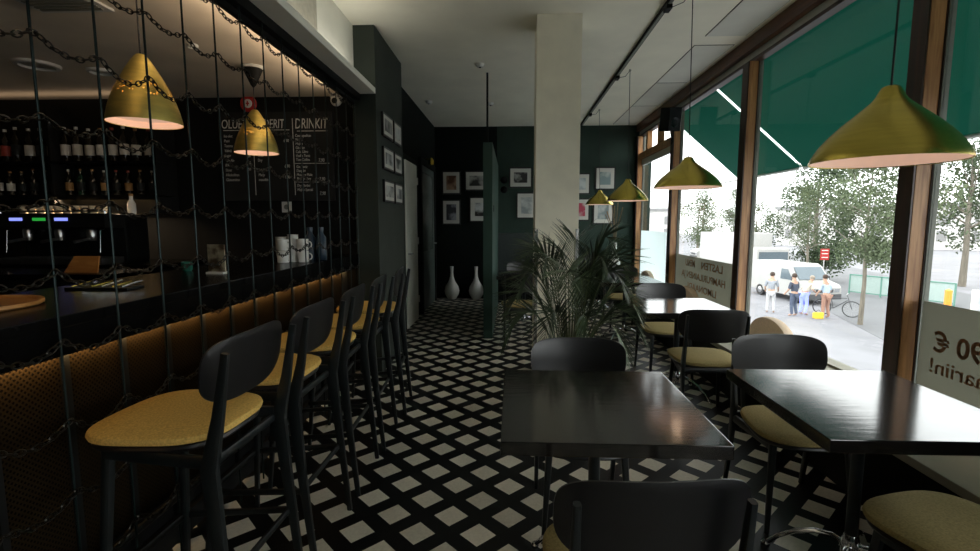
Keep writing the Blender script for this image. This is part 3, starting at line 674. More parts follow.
for k,tx in enumerate(('Gin Tonic','Daiquiri','Moscow Mule','Bloody Mary')): chalk(tx,.17,.295-k*.036,.036)
for k,tx in enumerate(('Dry Martini','Mojito Special')): chalk(tx,.17,.125-k*.038,.036)
for z in (.35,.18,.05): chalk('7,90',.38,z,.045)
# red round sign, camera, socket
t=thing('round_sign','small red and white round sign on the bar back wall','sign',(-2.425,BY,2.5)); MB().lathe([(.001,-.02),(.07,-.02),(.075,-.015),(.075,0)],axis='y',n=32).build('disc',M['red'],t); MB().lathe([(.001,-.024),(.038,-.024),(.04,-.02)],axis='y',n=28).build('emblem',M['white'],t)
MB().box(-.006,.006,-.028,-.024,-.022,.022).box(-.016,.016,-.028,-.024,-.006,.006).build('mark',M['red'],t)
t=thing('security_camera','white dome security camera in the corner above the menu','camera',(-1.585,BY-.06,BC)); MB().lathe([(.055,0),(.06,-.02),(.052,-.03)],n=24).build('mount',M['whitematte'],t); MB().sphere((0,-.01,-.055),.05,20,12).build('head',M['whitematte'],t); MB().lathe([(.001,-.056),(.022,-.054),(.026,-.045)],(0,-.01,-.065),20,axis='y').build('lens',M['black'],t)
t=thing('wall_socket','pale square wall socket below the menu board','socket',(-2.11,BY,1.51)); MB().bbox(-.045,.045,-.012,0,0,.10,.003).build('plate',M['whitematte'],t); MB().lathe([(.001,-.006),(.02,-.008),(.024,-.014)],(0,0,.05),20,axis='y').build('outlet',M['gasket'],t)
# recessed round ceiling lights above the bar
for (x,y,r,lb) in ((-3.45,3.55,.14,'large round white downlight ring in the bar ceiling, left of the pendant'),(-3.12,3.72,.09,'small round downlight in the bar ceiling beside the large ring'),(-2.07,3.22,.035,'tiny spotlight in the bar ceiling between the rods')):
    t=thing('downlight',lb,'downlight',(x,y,BC)); MB().lathe([(r*.72,-.002),(r*.76,-.02),(r*.95,-.018),(r,0)],n=32,close=True).build('ring',M['whitematte'],t); MB().lathe([(.001,-.003),(r*.7,-.003),(r*.7,0)],n=28).build('diffuser',M['vent'],t)
t=thing('ceiling_vent','square vent grille in the bar ceiling at the top left','vent',(-2.35,2.55,BC)); MB().box(-.2,.2,-.14,.14,-.012,0).build('frame',M['whitematte'],t)
for k in range(7): MB().box(-.17,.17,-.115+k*.034,-.098+k*.034,-.018,-.012).build('slat',M['gasket'],t)
# things on the bar counter
t=thing('oval_tray','orange oval wooden tray on the bar counter at the left edge','tray',(-1.84,1.55,CT)); MB().lathe([(.19,0),(.2,.006),(.2,.018),(.19,.018),(.18,.009),(.001,.009)],n=40).build('base',M['tray'],t)
t=thing('tumbler','green glass candle holder on the bar counter','candle holder',(-1.93,2.82,CT)); MB().lathe([(.022,0),(.03,.01),(.032,.055),(.028,.055),(.02,.01),(.001,.01)],n=20).build('glass_body',mat('green_glass',(.03,.14,.10),.15),t)
t=thing('menu_stand','clear menu stand with a picture card on the bar counter','menu stand',(-1.66,2.68,CT)); MB().bbox(-.05,.05,-.03,.03,0,.012,.003).build('base',M['whitematte'],t)
MB().box(-.048,.048,-.006,.006,.012,.165).build('card',photo_mat('menu_card_print',3,(.10,.05,.02),(.55,.45,.32),14),t); MB().box(-.052,.052,-.009,-.007,.012,.17).build('cover',M['bottlec'],t)
t=thing('cutlery_tray','small tray with shiny bar tools on the bar counter','bar tools',(-1.77,2.05,CT)); MB().bbox(-.15,.13,-.05,.05,0,.01,.003).build('base',M['darkmetal'],t)
for k in range(6): MB().sweep([(-.13+.045*k,-.035,.014),(-.09+.045*k,.03,.03+.006*(k%2))],[(.006,.003),(.010,.004)],8).build('bar_tool',M['chrome'] if k%2 else M['brass'],t)
def cupstack(x,y,n,lb,r=.038,h=.09,st=.018,handle=False,m=M['white'],name='paper_cup'):
    for k in range(n):
        t=thing(name,lb%ORD[k],'cup',(x,y,CT+k*st),0,'white cups stacked on the bar counter')
        MB().lathe([(r*.72,0),(r,h),(r*1.04,h+.002),(r*.96,h-.002),(r*.68,.012),(.001,.012)],n=22).build('wall',m,t)
        if handle: MB().torus((r*.9+.014,0,h*.5),.02,.005,14,6).build('handle',m,t)
for i,(x,y,n) in enumerate(((-1.69,3.52,6),(-1.60,3.52,7),(-1.66,3.62,6))): cupstack(x,y,n,'%s cup from the bottom of the '+['left','middle','rear'][i]+' white stack on the bar')
for i,(x,y) in enumerate(((-1.63,3.42),(-1.52,3.50))):
    for k in range(2):
        t=thing('mug',['lower','upper'][k]+' white mug '+['at the front of the cup stacks','right of the cup stacks, its handle showing'][i],'mug',(x,y,CT+.086*k),R(-10),'white mugs beside the cup stacks')
        MB().lathe([(.034,0),(.04,.006),(.041,.082),(.037,.082),(.035,.01),(.001,.01)],n=24).build('wall',M['white'],t); MB().torus((.05,0,.042),.022,.005,16,6).build('handle',M['white'],t)
for i,(x,y) in enumerate(((-1.555,3.72),(-1.47,3.72))):
    t=thing('bottle',['blue plastic bottle behind the white cup stacks','dark blue plastic bottle right of the white cup stacks'][i],'bottle',(x,y,CT)); MB().lathe([(.036,0),(.04,.01),(.04,.17),(.02,.2),(.018,.23),(.001,.23)],n=20).build('body',M['bluebot'],t); MB().lathe([(.022,.225),(.022,.25),(.001,.25)],n=16).build('cap',M['bluebot'],t)
t=thing('bottle','tiny clear bottle at the far end of the bar counter','bottle',(-1.56,4.0,CT)); MB().lathe([(.024,0),(.026,.01),(.026,.07),(.01,.1),(.01,.13),(.001,.13)],n=18).build('body',mat('grey_glass',(.2,.2,.17),.15),t); MB().lathe([(.012,.13),(.012,.145),(.001,.145)],n=14).build('cap',M['steel'],t)
# ------------------------------------------------------------------ pictures
BW=[((.03,.03,.03),(.42,.42,.4)),((.05,.055,.055),(.5,.52,.5))]
def picture(loc,w,h,face,lb,grp,seed,cols):
    t=thing('framed_picture',lb,'picture',loc,{'+x':R(90),'-y':0}[face],grp)
    # local: x right, z up, faces -y ; +x face = rotated 90
    MB().box(-w/2,w/2,-.022,0,0,h).build('frame',M['frame'],t)
    b=.020 if w<.33 or h<.23 else .024; MB().box(-w/2+b,w/2-b,-.0245,-.022,b,h-b).build('mat_board',M['mat'],t)
    mx=.235*min(w,h); MB().box(-w/2+mx,w/2-mx,-.027,-.0245,mx*1.05,h-mx*1.05).build('photo_print',photo_mat('print_%d'%seed,seed,*cols),t)
k=0
for ci,(yc) in enumerate((4.81,5.205)):
    for ri,z in enumerate((2.222,1.918,1.61)):
        picture((-1.22,yc,z),.375 if ci==0 else .31,.21 if ri else .218,'+x','small framed picture on the pier, %s row, %s column'%(['top','middle','bottom'][ri],['nearer','farther'][ci]),'small pictures on the pier',k,BW[k%2]); k+=1
for (x0,x1,z0,z1,lb,cc) in ((-1.29,-.945,1.925,2.35,'warm toned framed picture, upper left of the dark corner group',((.10,.03,.01),(.45,.28,.18))),(-.87,-.42,1.99,2.35,'wide framed picture, upper right of the dark corner group behind the partition',BW[0]),(-1.295,-.95,1.37,1.83,'framed picture, lower left of the dark corner group',((.03,.03,.04),(.35,.36,.4))),(-.79,-.35,1.42,1.88,'framed picture, lower right of the dark corner group',((.02,.02,.02),(.6,.62,.62))),
   (-.06,.36,2.04,2.41,'framed picture with a dark group scene left of the column, upper',((.02,.02,.02),(.5,.5,.47))),(.075,.45,1.48,1.96,'framed pale picture left of the column, lower',((.3,.33,.33),(.6,.62,.6))),
   (1.06,1.41,1.92,2.3,'framed pale picture right of the column, upper left of four',((.35,.4,.42),(.6,.63,.62))),(1.495,1.86,2.0,2.41,'framed pale picture near the window corner, upper right of four',((.22,.3,.3),(.5,.55,.52))),(1.06,1.41,1.44,1.85,'framed picture with pink and red print right of the column, lower left of four',((.45,.05,.09),(.6,.5,.48))),(1.47,1.84,1.38,1.86,'framed pale picture near the window corner, lower right of four',((.2,.25,.25),(.5,.52,.5)))):
    picture(((x0+x1)/2,FW,z0),x1-x0,z1-z0,'-y',lb,'pictures on the back wall',k,cc); k+=1
# wall lamps in the corner
for z,lb in ((2.17,'upper black wall lamp between the partition and the pictures'),(2.0,'lower black wall lamp between the partition and the pictures')):
    t=thing('wall_lamp',lb,'wall lamp',(-.15,FW,z)); MB().cyl((0,0,0),(0,-.12,0),.012).build('arm',M['black'],t); MB().sphere((0,-.15,0),.065,20,12).build('shade',M['black'],t)
t=thing('wall_lamp','small glowing brass wall lamp over the glazed corridor door','wall lamp',(-1.42,7.95,2.42)); MB().cyl((0,0,0),(.1,0,0),.01).build('arm',M['brass'],t); MB().lathe([(.05,-.09),(.045,-.02),(.02,.02),(.001,.02)],(.12,0,0),20).build('shade',M['brass'],t); MB().sphere((.12,0,-.04),.025,14,8).build('bulb',M['bulb'],t)
# vases
for (x,lb) in ((-1.105,'tall white floor vase with long neck, left of the pair'),(-.655,'tall white floor vase with long neck, right of the pair beside the partition')):
    t=thing('floor_vase',lb,'vase',(x,8.93,0),0,'white vases on the floor'); MB().lathe([(.06,0),(.075,.01),(.125,.09),(.14,.16),(.12,.24),(.06,.34),(.034,.42),(.028,.5),(.034,.61),(.03,.61),(.02,.5),(.001,.48)],n=36).build('body',M['white'],t)
t=thing('table_vase','white bottle vase with dry reeds on the last window table','vase',(1.60,7.72,.75)); MB().lathe([(.07,0),(.085,.01),(.09,.05),(.06,.12),(.036,.2),(.03,.3),(.034,.37),(.028,.37),(.02,.3),(.001,.28)],n=32).build('body',M['white'],t)
for k in range(9):
    a=random.uniform(0,6.28); s1=random.uniform(.04,.16); hh=random.uniform(.75,.98)
    MB().sweep([(0,0,.28),(s1*.25*math.cos(a),s1*.2*math.sin(a),.55),(s1*math.cos(a),s1*.6*math.sin(a),hh)],[(.003,.003),(.003,.003),(.0085,.004)],6).build('dry_reed',mat('dry_reed_%d'%k,(.24,.17,.09),.8),t)
# ------------------------------------------------------------------ palm
pm=thing('potted_palm','leafy potted palm standing in front of the cream column','palm',(.42,3.45,0))
MB().lathe([(.13,0),(.15,.02),(.18,.30),(.185,.33),(.17,.33),(.16,.29),(.001,.29)],n=36).build('pot',M['pot'],pm)
MB().lathe([(.001,.295),(.158,.295),(.155,.26)],n=32).build('soil',M['soil'],pm)
def frond(az,reach,top,droop,mm,spin=0):
    reach*=.70; top*=.90; droop*=.5
    ca,sa=math.cos(az),math.sin(az); P=[]
    for i in range(15):
        u=i/14; r=reach*(u**1.25); z=.3+(top-.3)*math.sin(min(1,u*1.0)*PI/2*1.15)-droop*max(0,u-.45)**2*2.2
        P.append(Vector((.05*ca+r*ca,.05*sa+r*sa,z)))
    m=MB(); m.sweep(P,[(.006*(1-.8*i/14),)*2 for i in range(15)],5)
    o=m.build('frond',M['stem'],pm)
    lf=MB(); side=Vector((-sa,ca,0))
    for i in range(34):
        u=.28+.72*i/33; q=u*14; a=min(13,int(q)); f=q-a; p=P[a].lerp(P[a+1],f); t=(P[a+1]-P[a]).normalized()
        L=(.235*math.sin(PI*min(1,max(0,u-.27)/.75)**.8)+.07)*random.uniform(.85,1.1)
        for sd in (-1,1):
            dv=(side*sd*.62+t*.95+Vector((0,0,random.uniform(-.10,.25)))).normalized()
            g=Vector((0,0,-1)); pts=[]; c=p.copy(); n=4
            wdir=dv.cross(Vector((0,0,1))).normalized()*.5+Vector((0,0,.45)); wdir.normalize()
            w=[.002,.0045,.0042,.0026,.0005]
            vs=[]
            for j in range(n+1):
                uu=j/n; cc=p+dv*L*uu+g*(L*.20*uu*uu)
                vs+= [cc-wdir*w[j],cc+wdir*w[j]]
            lf.add(vs,[(2*j,2*j+1,2*j+3,2*j+2) for j in range(n)],False)
    lf.build('leaflets',mm,o)
FR=[(R(200),.50,1.28,.55),(R(165),.62,1.12,.8),(R(225),.40,1.38,.4),(R(255),.30,1.30,.5),(R(280),.30,1.25,.5),(R(310),.38,1.40,.4),(R(335),.48,1.30,.6),(R(350),.60,1.15,.75),(R(10),.52,1.38,.5),(R(40),.30,1.28,.5),(R(75),.2,1.50,.3),(R(110),.22,1.4,.3),(R(140),.40,1.4,.4),(R(190),.62,.98,.9),(R(325),.55,.92,.9),(R(285),.42,.98,.7),(R(235),.45,1.0,.7),(R(355),.66,1.0,.85),(R(60),.3,1.2,.5),(R(178),.36,1.42,.3),(R(0),.34,1.52,.3)]
for i,(a,r_,tp,dr) in enumerate(FR): frond(a,r_,tp,dr,M['leafpale'] if i in (14,7,3) else M['leaf'])
for k in range(8):
    a=k*.8; MB().sweep([(.05*math.cos(a),.05*math.sin(a),.28),(.035*math.cos(a),.035*math.sin(a),.55),(.06*math.cos(a),.06*math.sin(a),.8)],[(.012,.012),(.008,.008),(.005,.005)],7).build('stem',M['stem'],pm)
# ------------------------------------------------------------------ outdoors
G=-2.5
struct(MB().box(XO+.08,140,-60,160,G-.2,G).build('floor_pavement',M['pave']))
struct(MB().box(-.5,.5,-70,90,G,G+.01).xf(Matrix.Rotation(R(-16),4,'Z')@Matrix.Diagonal((9,1,1,1))).build('floor_road',M['road'],None,(19.5,25,0)))
aw=thing('awning','dark green canvas awning over the windows, nearest stretch','awning',(0,0,0))
ax0,az0,ax1,az1=2.40,3.06,3.52,2.085
def awning(lb,y0,y1,valance=True):
    t=thing('awning',lb,'awning',(ax0,y0,az0),0,'green awnings over the windows'); dx,dz,L=ax1-ax0,az1-az0,y1-y0
    MB().poly3([(0,0,0),(dx,0,dz),(dx,L,dz),(0,L,0)],(.006,0,.006)).build('canvas',M['awn'],t)
    MB().box(-.058,.012,0,L,-.02,.078).build('mounting_rail',M['valance'],t)
    MB().cyl((dx,0,dz-.012),(dx,L,dz-.012),.018,12).build('front_bar',M['valance'],t)
    return t
COL.objects.unlink(aw); bpy.data.objects.remove(aw)
awning('dark green awning over the nearer windows, before the bright slit',-3.3,6.2); awning('dark green awning over the third window, beyond the bright slit',6.27,7.92)
t=thing('awning_bar','bare grey awning bar running on beyond the green canvas','bar',(ax1,7.95,az1-.012)); MB().cyl((0,0,0),(0,4.5,0),.014,10).build('tube',M['valance'],t); MB().cyl((0,4.4,0),(ax0-ax1,4.4,.9),.012,8).build('arm',M['valance'],t)
def tree(x,y,top,cr,ch,mm,lb,n=2600,tr=.14,squash=1.0):
    t=thing('street_tree',lb,'tree',(x,y,G),0,'street trees'); h=top-G
    MB().sweep([(0,0,0),(.05,.03,h*.25),(-.04,.02,h*.5),(.02,0,h*.85)],[(tr,tr),(tr*.75,)*2,(tr*.6,)*2,(tr*.2,)*2],9).build('trunk',M['bark'],t)
    br=MB()
    for k in range(9):
        a=random.uniform(0,6.28); z0=h*random.uniform(.35,.65); L=cr*random.uniform(.6,.95)
        br.sweep([(0,0,z0),(L*.5*math.cos(a),L*.5*math.sin(a),z0+L*.35),(L*math.cos(a),L*math.sin(a),z0+L*.8)],[(tr*.3,)*2,(tr*.18,)*2,(tr*.06,)*2],6)
    br.build('branches',M['bark'],t)
    cl=[(Vector((random.gauss(0,.42)*cr,random.gauss(0,.42)*cr,h-ch/2+random.uniform(-.45,.42)*ch)),cr*random.uniform(.25,.42)) for _ in range(26)]
    cl=[(c if abs((c.z-(h-ch/2))/ch)<.25 else Vector((c.x*.6,c.y*.6,c.z)),r) for c,r in cl]
    m=MB()
    for _ in range(n):
        c,r=random.choice(cl); v=Vector((random.gauss(0,1),random.gauss(0,1),random.gauss(0,1))).normalized()*r*random.uniform(.5,1.05); p=c+v
        a=Vector((random.gauss(0,1),random.gauss(0,1),random.gauss(0,1))).normalized(); b=a.cross(Vector((random.random(),random.random(),.3))).normalized(); s=cr*random.uniform(.02,.038)
        m.add([p-a*s,p+b*s*.6,p+a*s,p-b*s*.6],[(0,1,2,3)])
    m.build('foliage',mm,t); return t
tree(20.4,34,6.0,2.9,7.6,M['tleaf'],'full green street tree behind the white van',9000,.2)
tree(13.35,19.1,4.2,1.9,4.3,M['tleaf2'],'slender street tree right of the van with its bare trunk showing',8000,.09)
tree(25.2,52,3.6,2.6,5.0,M['tleaf2'],'pale tree at the left edge of the middle window',4000,.13)
tree(21,47,4.6,2.3,5.0,M['tleaf2'],'pale tree seen in the window behind the second pendant, right',4000,.13)
tree(15.9,41.8,3.9,2.2,4.6,M['tleaf2'],'pale tree seen in the window behind the second pendant, left',4000,.12)
tree(16.2,27.6,3.6,1.5,3.6,M['tleaf2'],'small pale tree at the left edge of the middle window',3500,.09)
tree(27.5,31,6.6,3.0,7.0,M['tleaf'],'tall tree behind the slender street tree',5000,.2)
tree(23.5,20.5,5.4,3.3,7.4,M['tleaf'],'dark leafy tree seen in the rightmost window',8000,.22)
tree(23,62,4.6,3.2,6.0,M['tleaf2'],'small distant tree far along the street',1600,.15)
# vehicles
def van(x,y,az,lb,box=False,name='delivery_van',L=5.2,W=1.95,Hh=2.15,sc_=1):
    t=thing(name,lb,'van',(x,y,G),az)   # local: front at -y
    if not box:
        prof=[(0,.35),(0,.95),(.1,1.1),(.85,1.28),(1.45,1.98),(1.8,Hh),(L-.1,Hh),(L,Hh-.15),(L,.4)]
        m=MB().poly3([(-W/2,a,b) for a,b in prof],(W,0,0)); m.build('body',M['vanw'],t)
        MB().poly3([(-W/2+.1,.86,1.32),(W/2-.1,.86,1.32),(W/2-.15,1.42,1.98),(-W/2+.15,1.42,1.98)],(0,-.03,.02)).build('windscreen',M['vglass'],t)
        for sx in (-1,1): MB().poly3([(sx*(W/2+.004),1.25,1.25),(sx*(W/2+.004),2.25,1.25),(sx*(W/2+.004),2.2,1.85),(sx*(W/2+.004),1.65,1.85)],(sx*.01,0,0)).build('side_window',M['vglass'],t)
    else:
        MB().bbox(-W/2,W/2,0,1.7,.4,2.3,.12).build('body',M['vanw'],t); MB().bbox(-W/2-.1,W/2+.1,1.8,L,.8,Hh,.03).build('cargo_box',M['vanw'],t)
        MB().box(-W/2+.12,W/2-.12,-.02,.0,1.35,2.05).build('windscreen',M['vglass'],t)
    MB().bbox(-W/2,W/2,-.06,.0,.32,.62,.02).build('bumper',M['plastic'],t)
    MB().box(-.5,.5,-.03,.0,.7,.88).build('grille',M['plastic'],t)
    for sx in (-1,1):
        MB().box(sx*.72-.15,sx*.72+.15,-.02,.03,.72,.92).build('headlight',M['chrome'],t)
        MB().bbox(sx*(W/2+.12)-.08,sx*(W/2+.12)+.08,1.05,1.12,1.25,1.5,.02).build('wing_mirror',M['plastic'],t)
        for yy in (.95,L-1.1):
            w=MB().lathe([(.12,-.1),(.34,-.1),(.35,-.05),(.35,.05),(.34,.1),(.12,.1)],(sx*(W/2-.1),yy,.35),24,axis='x').build('wheel',M['tyre'],t); MB().lathe([(.001,sx*.105),(.18,sx*.105),(.2,sx*.09)],(sx*(W/2-.1),yy,.35),20,axis='x').build('hub_cap',M['steel'],w)
    return t
vn=van(14.75,23.6,R(8),'white delivery van parked outside behind the group of people')
vn.scale=(.86,.86,.86)
v=van(16.4,31.5,R(9),'large white box truck parked behind the delivery van',True,'box_truck',6.5,2.2,3.2)
van(18.2,50,R(-90),'small distant white van seen above the frosted film',False,'delivery_van',4.6,1.8,1.9)
sg=thing('street_sign','dark red street sign board with pale lettering on a post above the van','sign',(17.0,28.5,G)); MB().cyl((0,0,0),(0,0,3.0),.04).build('post',M['steel'],sg); MB().box(-.3,.3,-.05,-.03,2.2,3.0).build('board',M['red'],sg)
sg.location=(17.9,28.9,G); sg.scale=(.8,.8,.8)
for z in (2.35,2.62,2.85): MB().box(-.22,.22,-.055,-.05,z,z+.06).build('pale_stripe',M['white'],sg)
# railings
def railing(x,y,az,L,lb,h=1.1):
    t=thing('railing',lb,'railing',(x,y,G),az); MB().box(0,L,-.03,.03,h-.06,h).box(0,L,-.02,.02,.12,.17).build('rail',M['rail'],t)
    for k in range(int(L/1.5)+1): MB().box(k*1.5-.03,k*1.5+.03,-.03,.03,0,h).build('post',M['rail'],t)
    MB().box(0,L,-.008,.008,.17,h-.06).build('panel',mat('railing_glass_'+lb[:5],(.38,.47,.44),.3),t); return t
railing(18.5,27.5,R(-62),4.5,'green glazed railing beyond the slender street tree')
railing(13.9,16.6,R(-52),6,'green railing seen in the rightmost window above the lettering')
sb=thing('notice_board','standing notice board with posters in the rightmost window','notice board',(14.2,14.9,G)); MB().box(-.5,.5,-.03,.03,.7,1.9).build('board',M['white'],sb)
for sx in (-.45,.45): MB().cyl((sx,0,0),(sx,0,.7),.03).build('post',M['steel'],sb)
MB().box(-.4,.0,-.035,-.03,1.2,1.75).build('poster',photo_mat('poster_print',9,(.2,.25,.3),(.5,.5,.5),3),sb); MB().box(.06,.42,-.035,-.03,.85,1.6).build('poster',M['bluebot'],sb); sb.rotation_euler.z=R(-40)
t=thing('marker_post','orange and yellow marker post beside the notice board','post',(13.3,15.4,G)); MB().cyl((0,0,0),(0,0,1.2),.07).build('lower_post',M['yellow'],t); MB().lathe([(.09,1.2),(.09,1.85),(.001,1.9)],n=16).build('upper_post',M['orange'],t)
t=thing('street_lamp','grey street lamp with wide shade in the rightmost window','street lamp',(20.0,18.6,G)); MB().cyl((0,0,0),(0,0,4.2),.06).build('pole',M['steel'],t); MB().lathe([(.5,4.0),(.45,4.08),(.1,4.2),(.001,4.22)],n=24).build('shade',M['steel'],t)
# distant buildings
def building(x,y,w,d_,h,az,m,lb,nx,nz):
    t=thing('building',lb,'building',(x,y,G),az); MB().box(-w/2,w/2,0,d_,0,h).build('wall',m,t); MB().box(-w/2-.3,w/2+.3,-.3,d_,h,h+.5).build('roof',M['kerb'],t)
    for i in range(nx):
        for j in range(nz):
            xx=-w/2+w*(i+.5)/nx; zz=1.2+(h-1.5)*j/nz
            MB().box(xx-.55,xx+.55,-.05,0,zz,zz+1.5).build('window',M['kerb'],t)
building(14,96,34,10,6,R(-12),M['bldg'],'pale low building far down the street behind the distant trees',9,2)
building(58,75,34,10,6,R(-40),M['bldg'],'pale low building far behind the van and trees',9,2)
building(48,30,24,10,15,R(-60),M['bldg2'],'pinkish building behind the trees in the rightmost window',7,4)
# people by the van
def person(x,y,az,lb,shirt,trous,lean=0,hair=(.05,.03,.02),arms=0,s=1.0):
    t=thing('person',lb,'person',(x,y,G),az); t.scale=(s,s,s)   # faces -y
    def skin(name,V,E,Rr,m,par,root=0):
        me=bpy.data.meshes.new(name); me.from_pydata(V,E,[]); o=bpy.data.objects.new(name,me); COL.objects.link(o); o.parent=par; me.materials.append(m)
        sm=o.modifiers.new('Skin','SKIN'); 
        for i,r in enumerate(Rr): me.skin_vertices[0].data[i].radius=(r,r)
        me.skin_vertices[0].data[root].use_root=True
        su=o.modifiers.new('Sub','SUBSURF'); su.levels=1; su.render_levels=1; return o
    L=R(lean); hz=.93
    def tor(d,xo=0,yo=0): return (xo,-math.sin(L)*d+yo,hz+math.cos(L)*d)
    ah=-.28 if not arms else -.45
    V=[(0,0,hz),tor(.25),tor(.48),tor(.58),tor(.68),tor(.80), (.10,0,hz-.06),(.11,-.03,.48),(.12,.02,.08),(.12,-.14,.03), (-.10,0,hz-.06),(-.11,-.06,.48),(-.13,.03,.08),(-.13,-.13,.03),
       tor(.47,.17),(tor(.2,.25,-.05)),tor(0,.24,ah+.02),tor(-.06,.24,ah-.02), tor(.47,-.17),(tor(.2,-.25,-.05)),tor(0,-.24,ah+.02),tor(-.06,-.24,ah-.02)]
    E=[(0,1),(1,2),(2,3),(3,4),(4,5),(0,6),(6,7),(7,8),(8,9),(0,10),(10,11),(11,12),(12,13),(2,14),(14,15),(15,16),(16,17),(2,18),(18,19),(19,20),(20,21)]
    Rr=[.12,.12,.13,.055,.085,.07,.085,.055,.04,.035,.085,.055,.04,.035,.055,.042,.03,.03,.055,.042,.03,.03]
    skin('body',V,E,Rr,M['skin'],t)
    skin('shirt',[V[0],V[1],V[2],V[14],V[15],V[18],V[19]],[(0,1),(1,2),(2,3),(3,4),(2,5),(5,6)],[.14,.14,.15,.07,.056,.07,.056],shirt,t)
    skin('trousers',[V[0],V[6],V[7],V[8],V[10],V[11],V[12]],[(0,1),(1,2),(2,3),(0,4),(4,5),(5,6)],[.135,.10,.07,.055,.10,.07,.055],trous,t)
    c=Vector(tor(.75)); MB().sphere((c.x,c.y+.02,c.z+.03),.1,14,8,1.05).build('hair',mat('hair_%d'%int(x*100),hair,.7),t)
    return t
person(11.2,21.5,R(150),'person in a grey top and pale trousers bending, leftmost of the group by the van',cloth('grey',(.25,.27,.3)),cloth('pale',(.5,.5,.5)),18,arms=1)
person(11.8,20.8,R(200),'person in dark clothes standing second from the left by the van',cloth('dark',(.06,.07,.1)),cloth('navy',(.08,.10,.15)),6)
person(12.35,21.1,R(110),'person in a cream top and blue trousers bending in the middle of the group',cloth('cream',(.6,.55,.45)),cloth('blue',(.25,.32,.45)),35,(.3,.25,.2),1)
person(12.85,20.4,R(190),'person in a pale blue top and dark shorts beside the bicycle',cloth('paleblue',(.4,.5,.6)),cloth('rust',(.35,.2,.15)),12)
person(15.9,16.6,R(180),'pedestrian in a white top walking behind the green railing at the right',cloth('white2',(.7,.7,.68)),cloth('navy',(.08,.10,.15)),3)
def bicycle(x,y,az,lb):
    t=thing('bicycle',lb,'bicycle',(x,y,G),az)
    for xx in (-.52,.52):
        w=MB().torus((xx,0,.34),.32,.02,28,6).build('wheel',M['tyre'],t); m=MB()
        for k in range(8): a=k*PI/8; m.cyl((xx-.31*math.cos(a),0,.34-.31*math.sin(a)),(xx+.31*math.cos(a),0,.34+.31*math.sin(a)),.003,4)
        m.build('spokes',M['steel'],w)
    MB().cyl((-.52,0,.34),(-.12,0,.32),.014,8).cyl((-.12,0,.32),(-.22,0,.82),.016,8).cyl((-.18,0,.76),(.34,0,.78),.016,8).cyl((-.12,0,.32),(.36,0,.7),.018,8).cyl((.52,0,.34),(.33,0,.92),.014,8).cyl((-.52,0,.34),(-.2,0,.74),.01,8).build('frame',M['plastic'],t)
    MB().cyl((.33,-.26,.96),(.33,.26,.96),.012,8).cyl((.33,0,.9),(.33,0,.96),.012,8).build('handlebar',M['steel'],t); MB().bbox(-.34,-.08,-.07,.07,.84,.89,.02).build('saddle',M['tyre'],t); return t
bicycle(13.6,20.9,R(-40),'bicycle leaning beside the people in front of the van'); 
t=thing('bag','small yellow bag on the ground among the people outside','bag',(12.5,20.3,G)); MB().bbox(-.18,.18,-.1,.1,0,.26,.05).build('body',M['yellow'],t); MB().torus((0,0,.27),.08,.01,14,6).build('strap',M['plastic'],t)
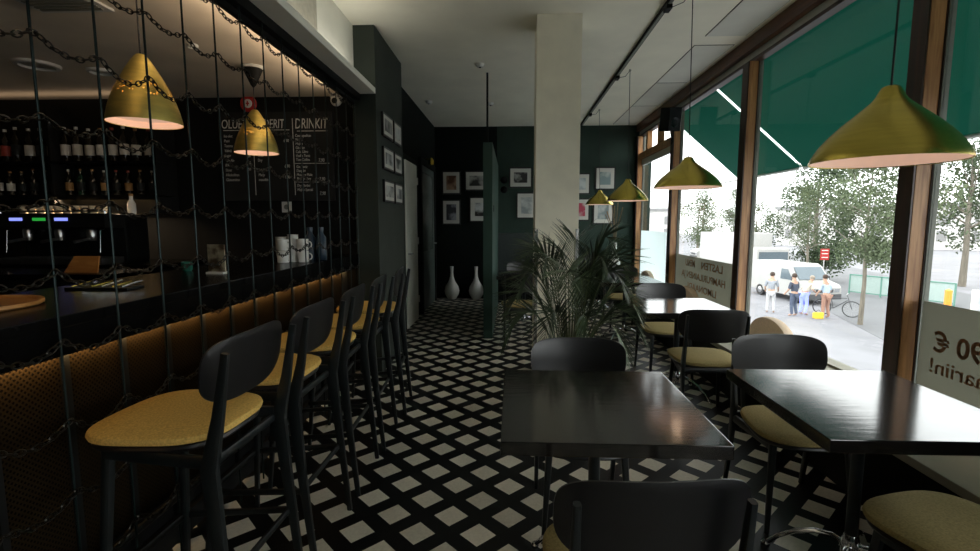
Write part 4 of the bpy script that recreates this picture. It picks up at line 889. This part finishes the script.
# ------------------------------------------------------------------ world and lights
w=bpy.data.worlds.new('World'); sc.world=w; w.use_nodes=True; nt=w.node_tree; bg=nt.nodes['Background']
tc=nd(nt,'ShaderNodeTexCoord'); no=nd(nt,'ShaderNodeTexNoise'); no.inputs['Scale'].default_value=2.2; no.inputs['Detail'].default_value=4
cr=nd(nt,'ShaderNodeValToRGB'); cr.color_ramp.elements[0].color=(.86,.92,.96,1); cr.color_ramp.elements[1].color=(1,.99,.97,1)
nt.links.new(tc.outputs['Generated'],no.inputs['Vector']); nt.links.new(no.outputs[0],cr.inputs[0]); nt.links.new(cr.outputs[0],bg.inputs[0])
bg.inputs[1].default_value=1.0
def area(name,loc,rot,sx,sy,e,col,spread=None):
    l=bpy.data.lights.new(name,'AREA'); l.shape='RECTANGLE'; l.size=sx; l.size_y=sy; l.energy=e; l.color=col
    o=bpy.data.objects.new(name,l); COL.objects.link(o); o.location=loc; o.rotation_euler=rot; return o
def point(name,loc,e,col,r=.04):
    l=bpy.data.lights.new(name,'POINT'); l.energy=e; l.color=col; l.shadow_soft_size=r
    o=bpy.data.objects.new(name,l); COL.objects.link(o); o.location=loc; return o
# LED strip under the counter edge, lighting the mesh panels
area('counter_led_light',(-1.475,1.5,.996),(0,R(80),0),.008,5.8,4.0,(1,.62,.25))
area('added_cove_fill',(-1.30,.5,2.612),(PI,0,0),.06,7.6,2.2,(1,.95,.84))  # added uplight on the ledge, brightens fascia and main ceiling
area('bar_ceiling_fill',(-1.47,1.2,2.44),(0,R(115),0),.03,6.0,2.0,(1,.76,.52))  # added unseen fill without a fitting, lifts the bar ceiling
area('shelf_led_light',(-3.8,4.33,1.640),(R(-35),0,0),.8,.015,3.0,(1,.72,.45))
area('cabinet_top_fill',(-4.1,4.35,2.48),(PI,0,0),1.8,.12,.07,(1,.72,.48))  # added faint uplight above the bottle shelves, no fitting modelled
for n,(x,y,z,e) in enumerate(((1.33,1.84,1.72,.035),(1.36,3.93,1.77,.06),(1.345,5.86,1.75,.06),(1.36,7.8,1.77,.05))): point('pendant_bulb_light',(x,y,z),e,(1,.74,.56),.03)
for (x,y,z,e) in ((-1.745,2.32,1.935,.13),(-1.92,3.68,1.985,.13)): point('bar_bulb_light',(x,y,z),e,(1,.62,.38),.03)
# camera
cd=bpy.data.cameras.new('camera'); cam=bpy.data.objects.new('camera',cd); COL.objects.link(cam); sc.camera=cam
cd.sensor_width=36; cd.lens=18.0; cd.clip_start=.02; cd.clip_end=500
yaw=math.atan(22/490); pit=math.atan(53.5/490*math.cos(yaw))
cam.location=(0,0,1.42); cam.rotation_euler=(PI/2-pit,0,yaw)
vs=sc.view_settings; vs.view_transform='Standard'; vs.look='None'; vs.gamma=1; vs.use_curve_mapping=False; vs.exposure=2.3
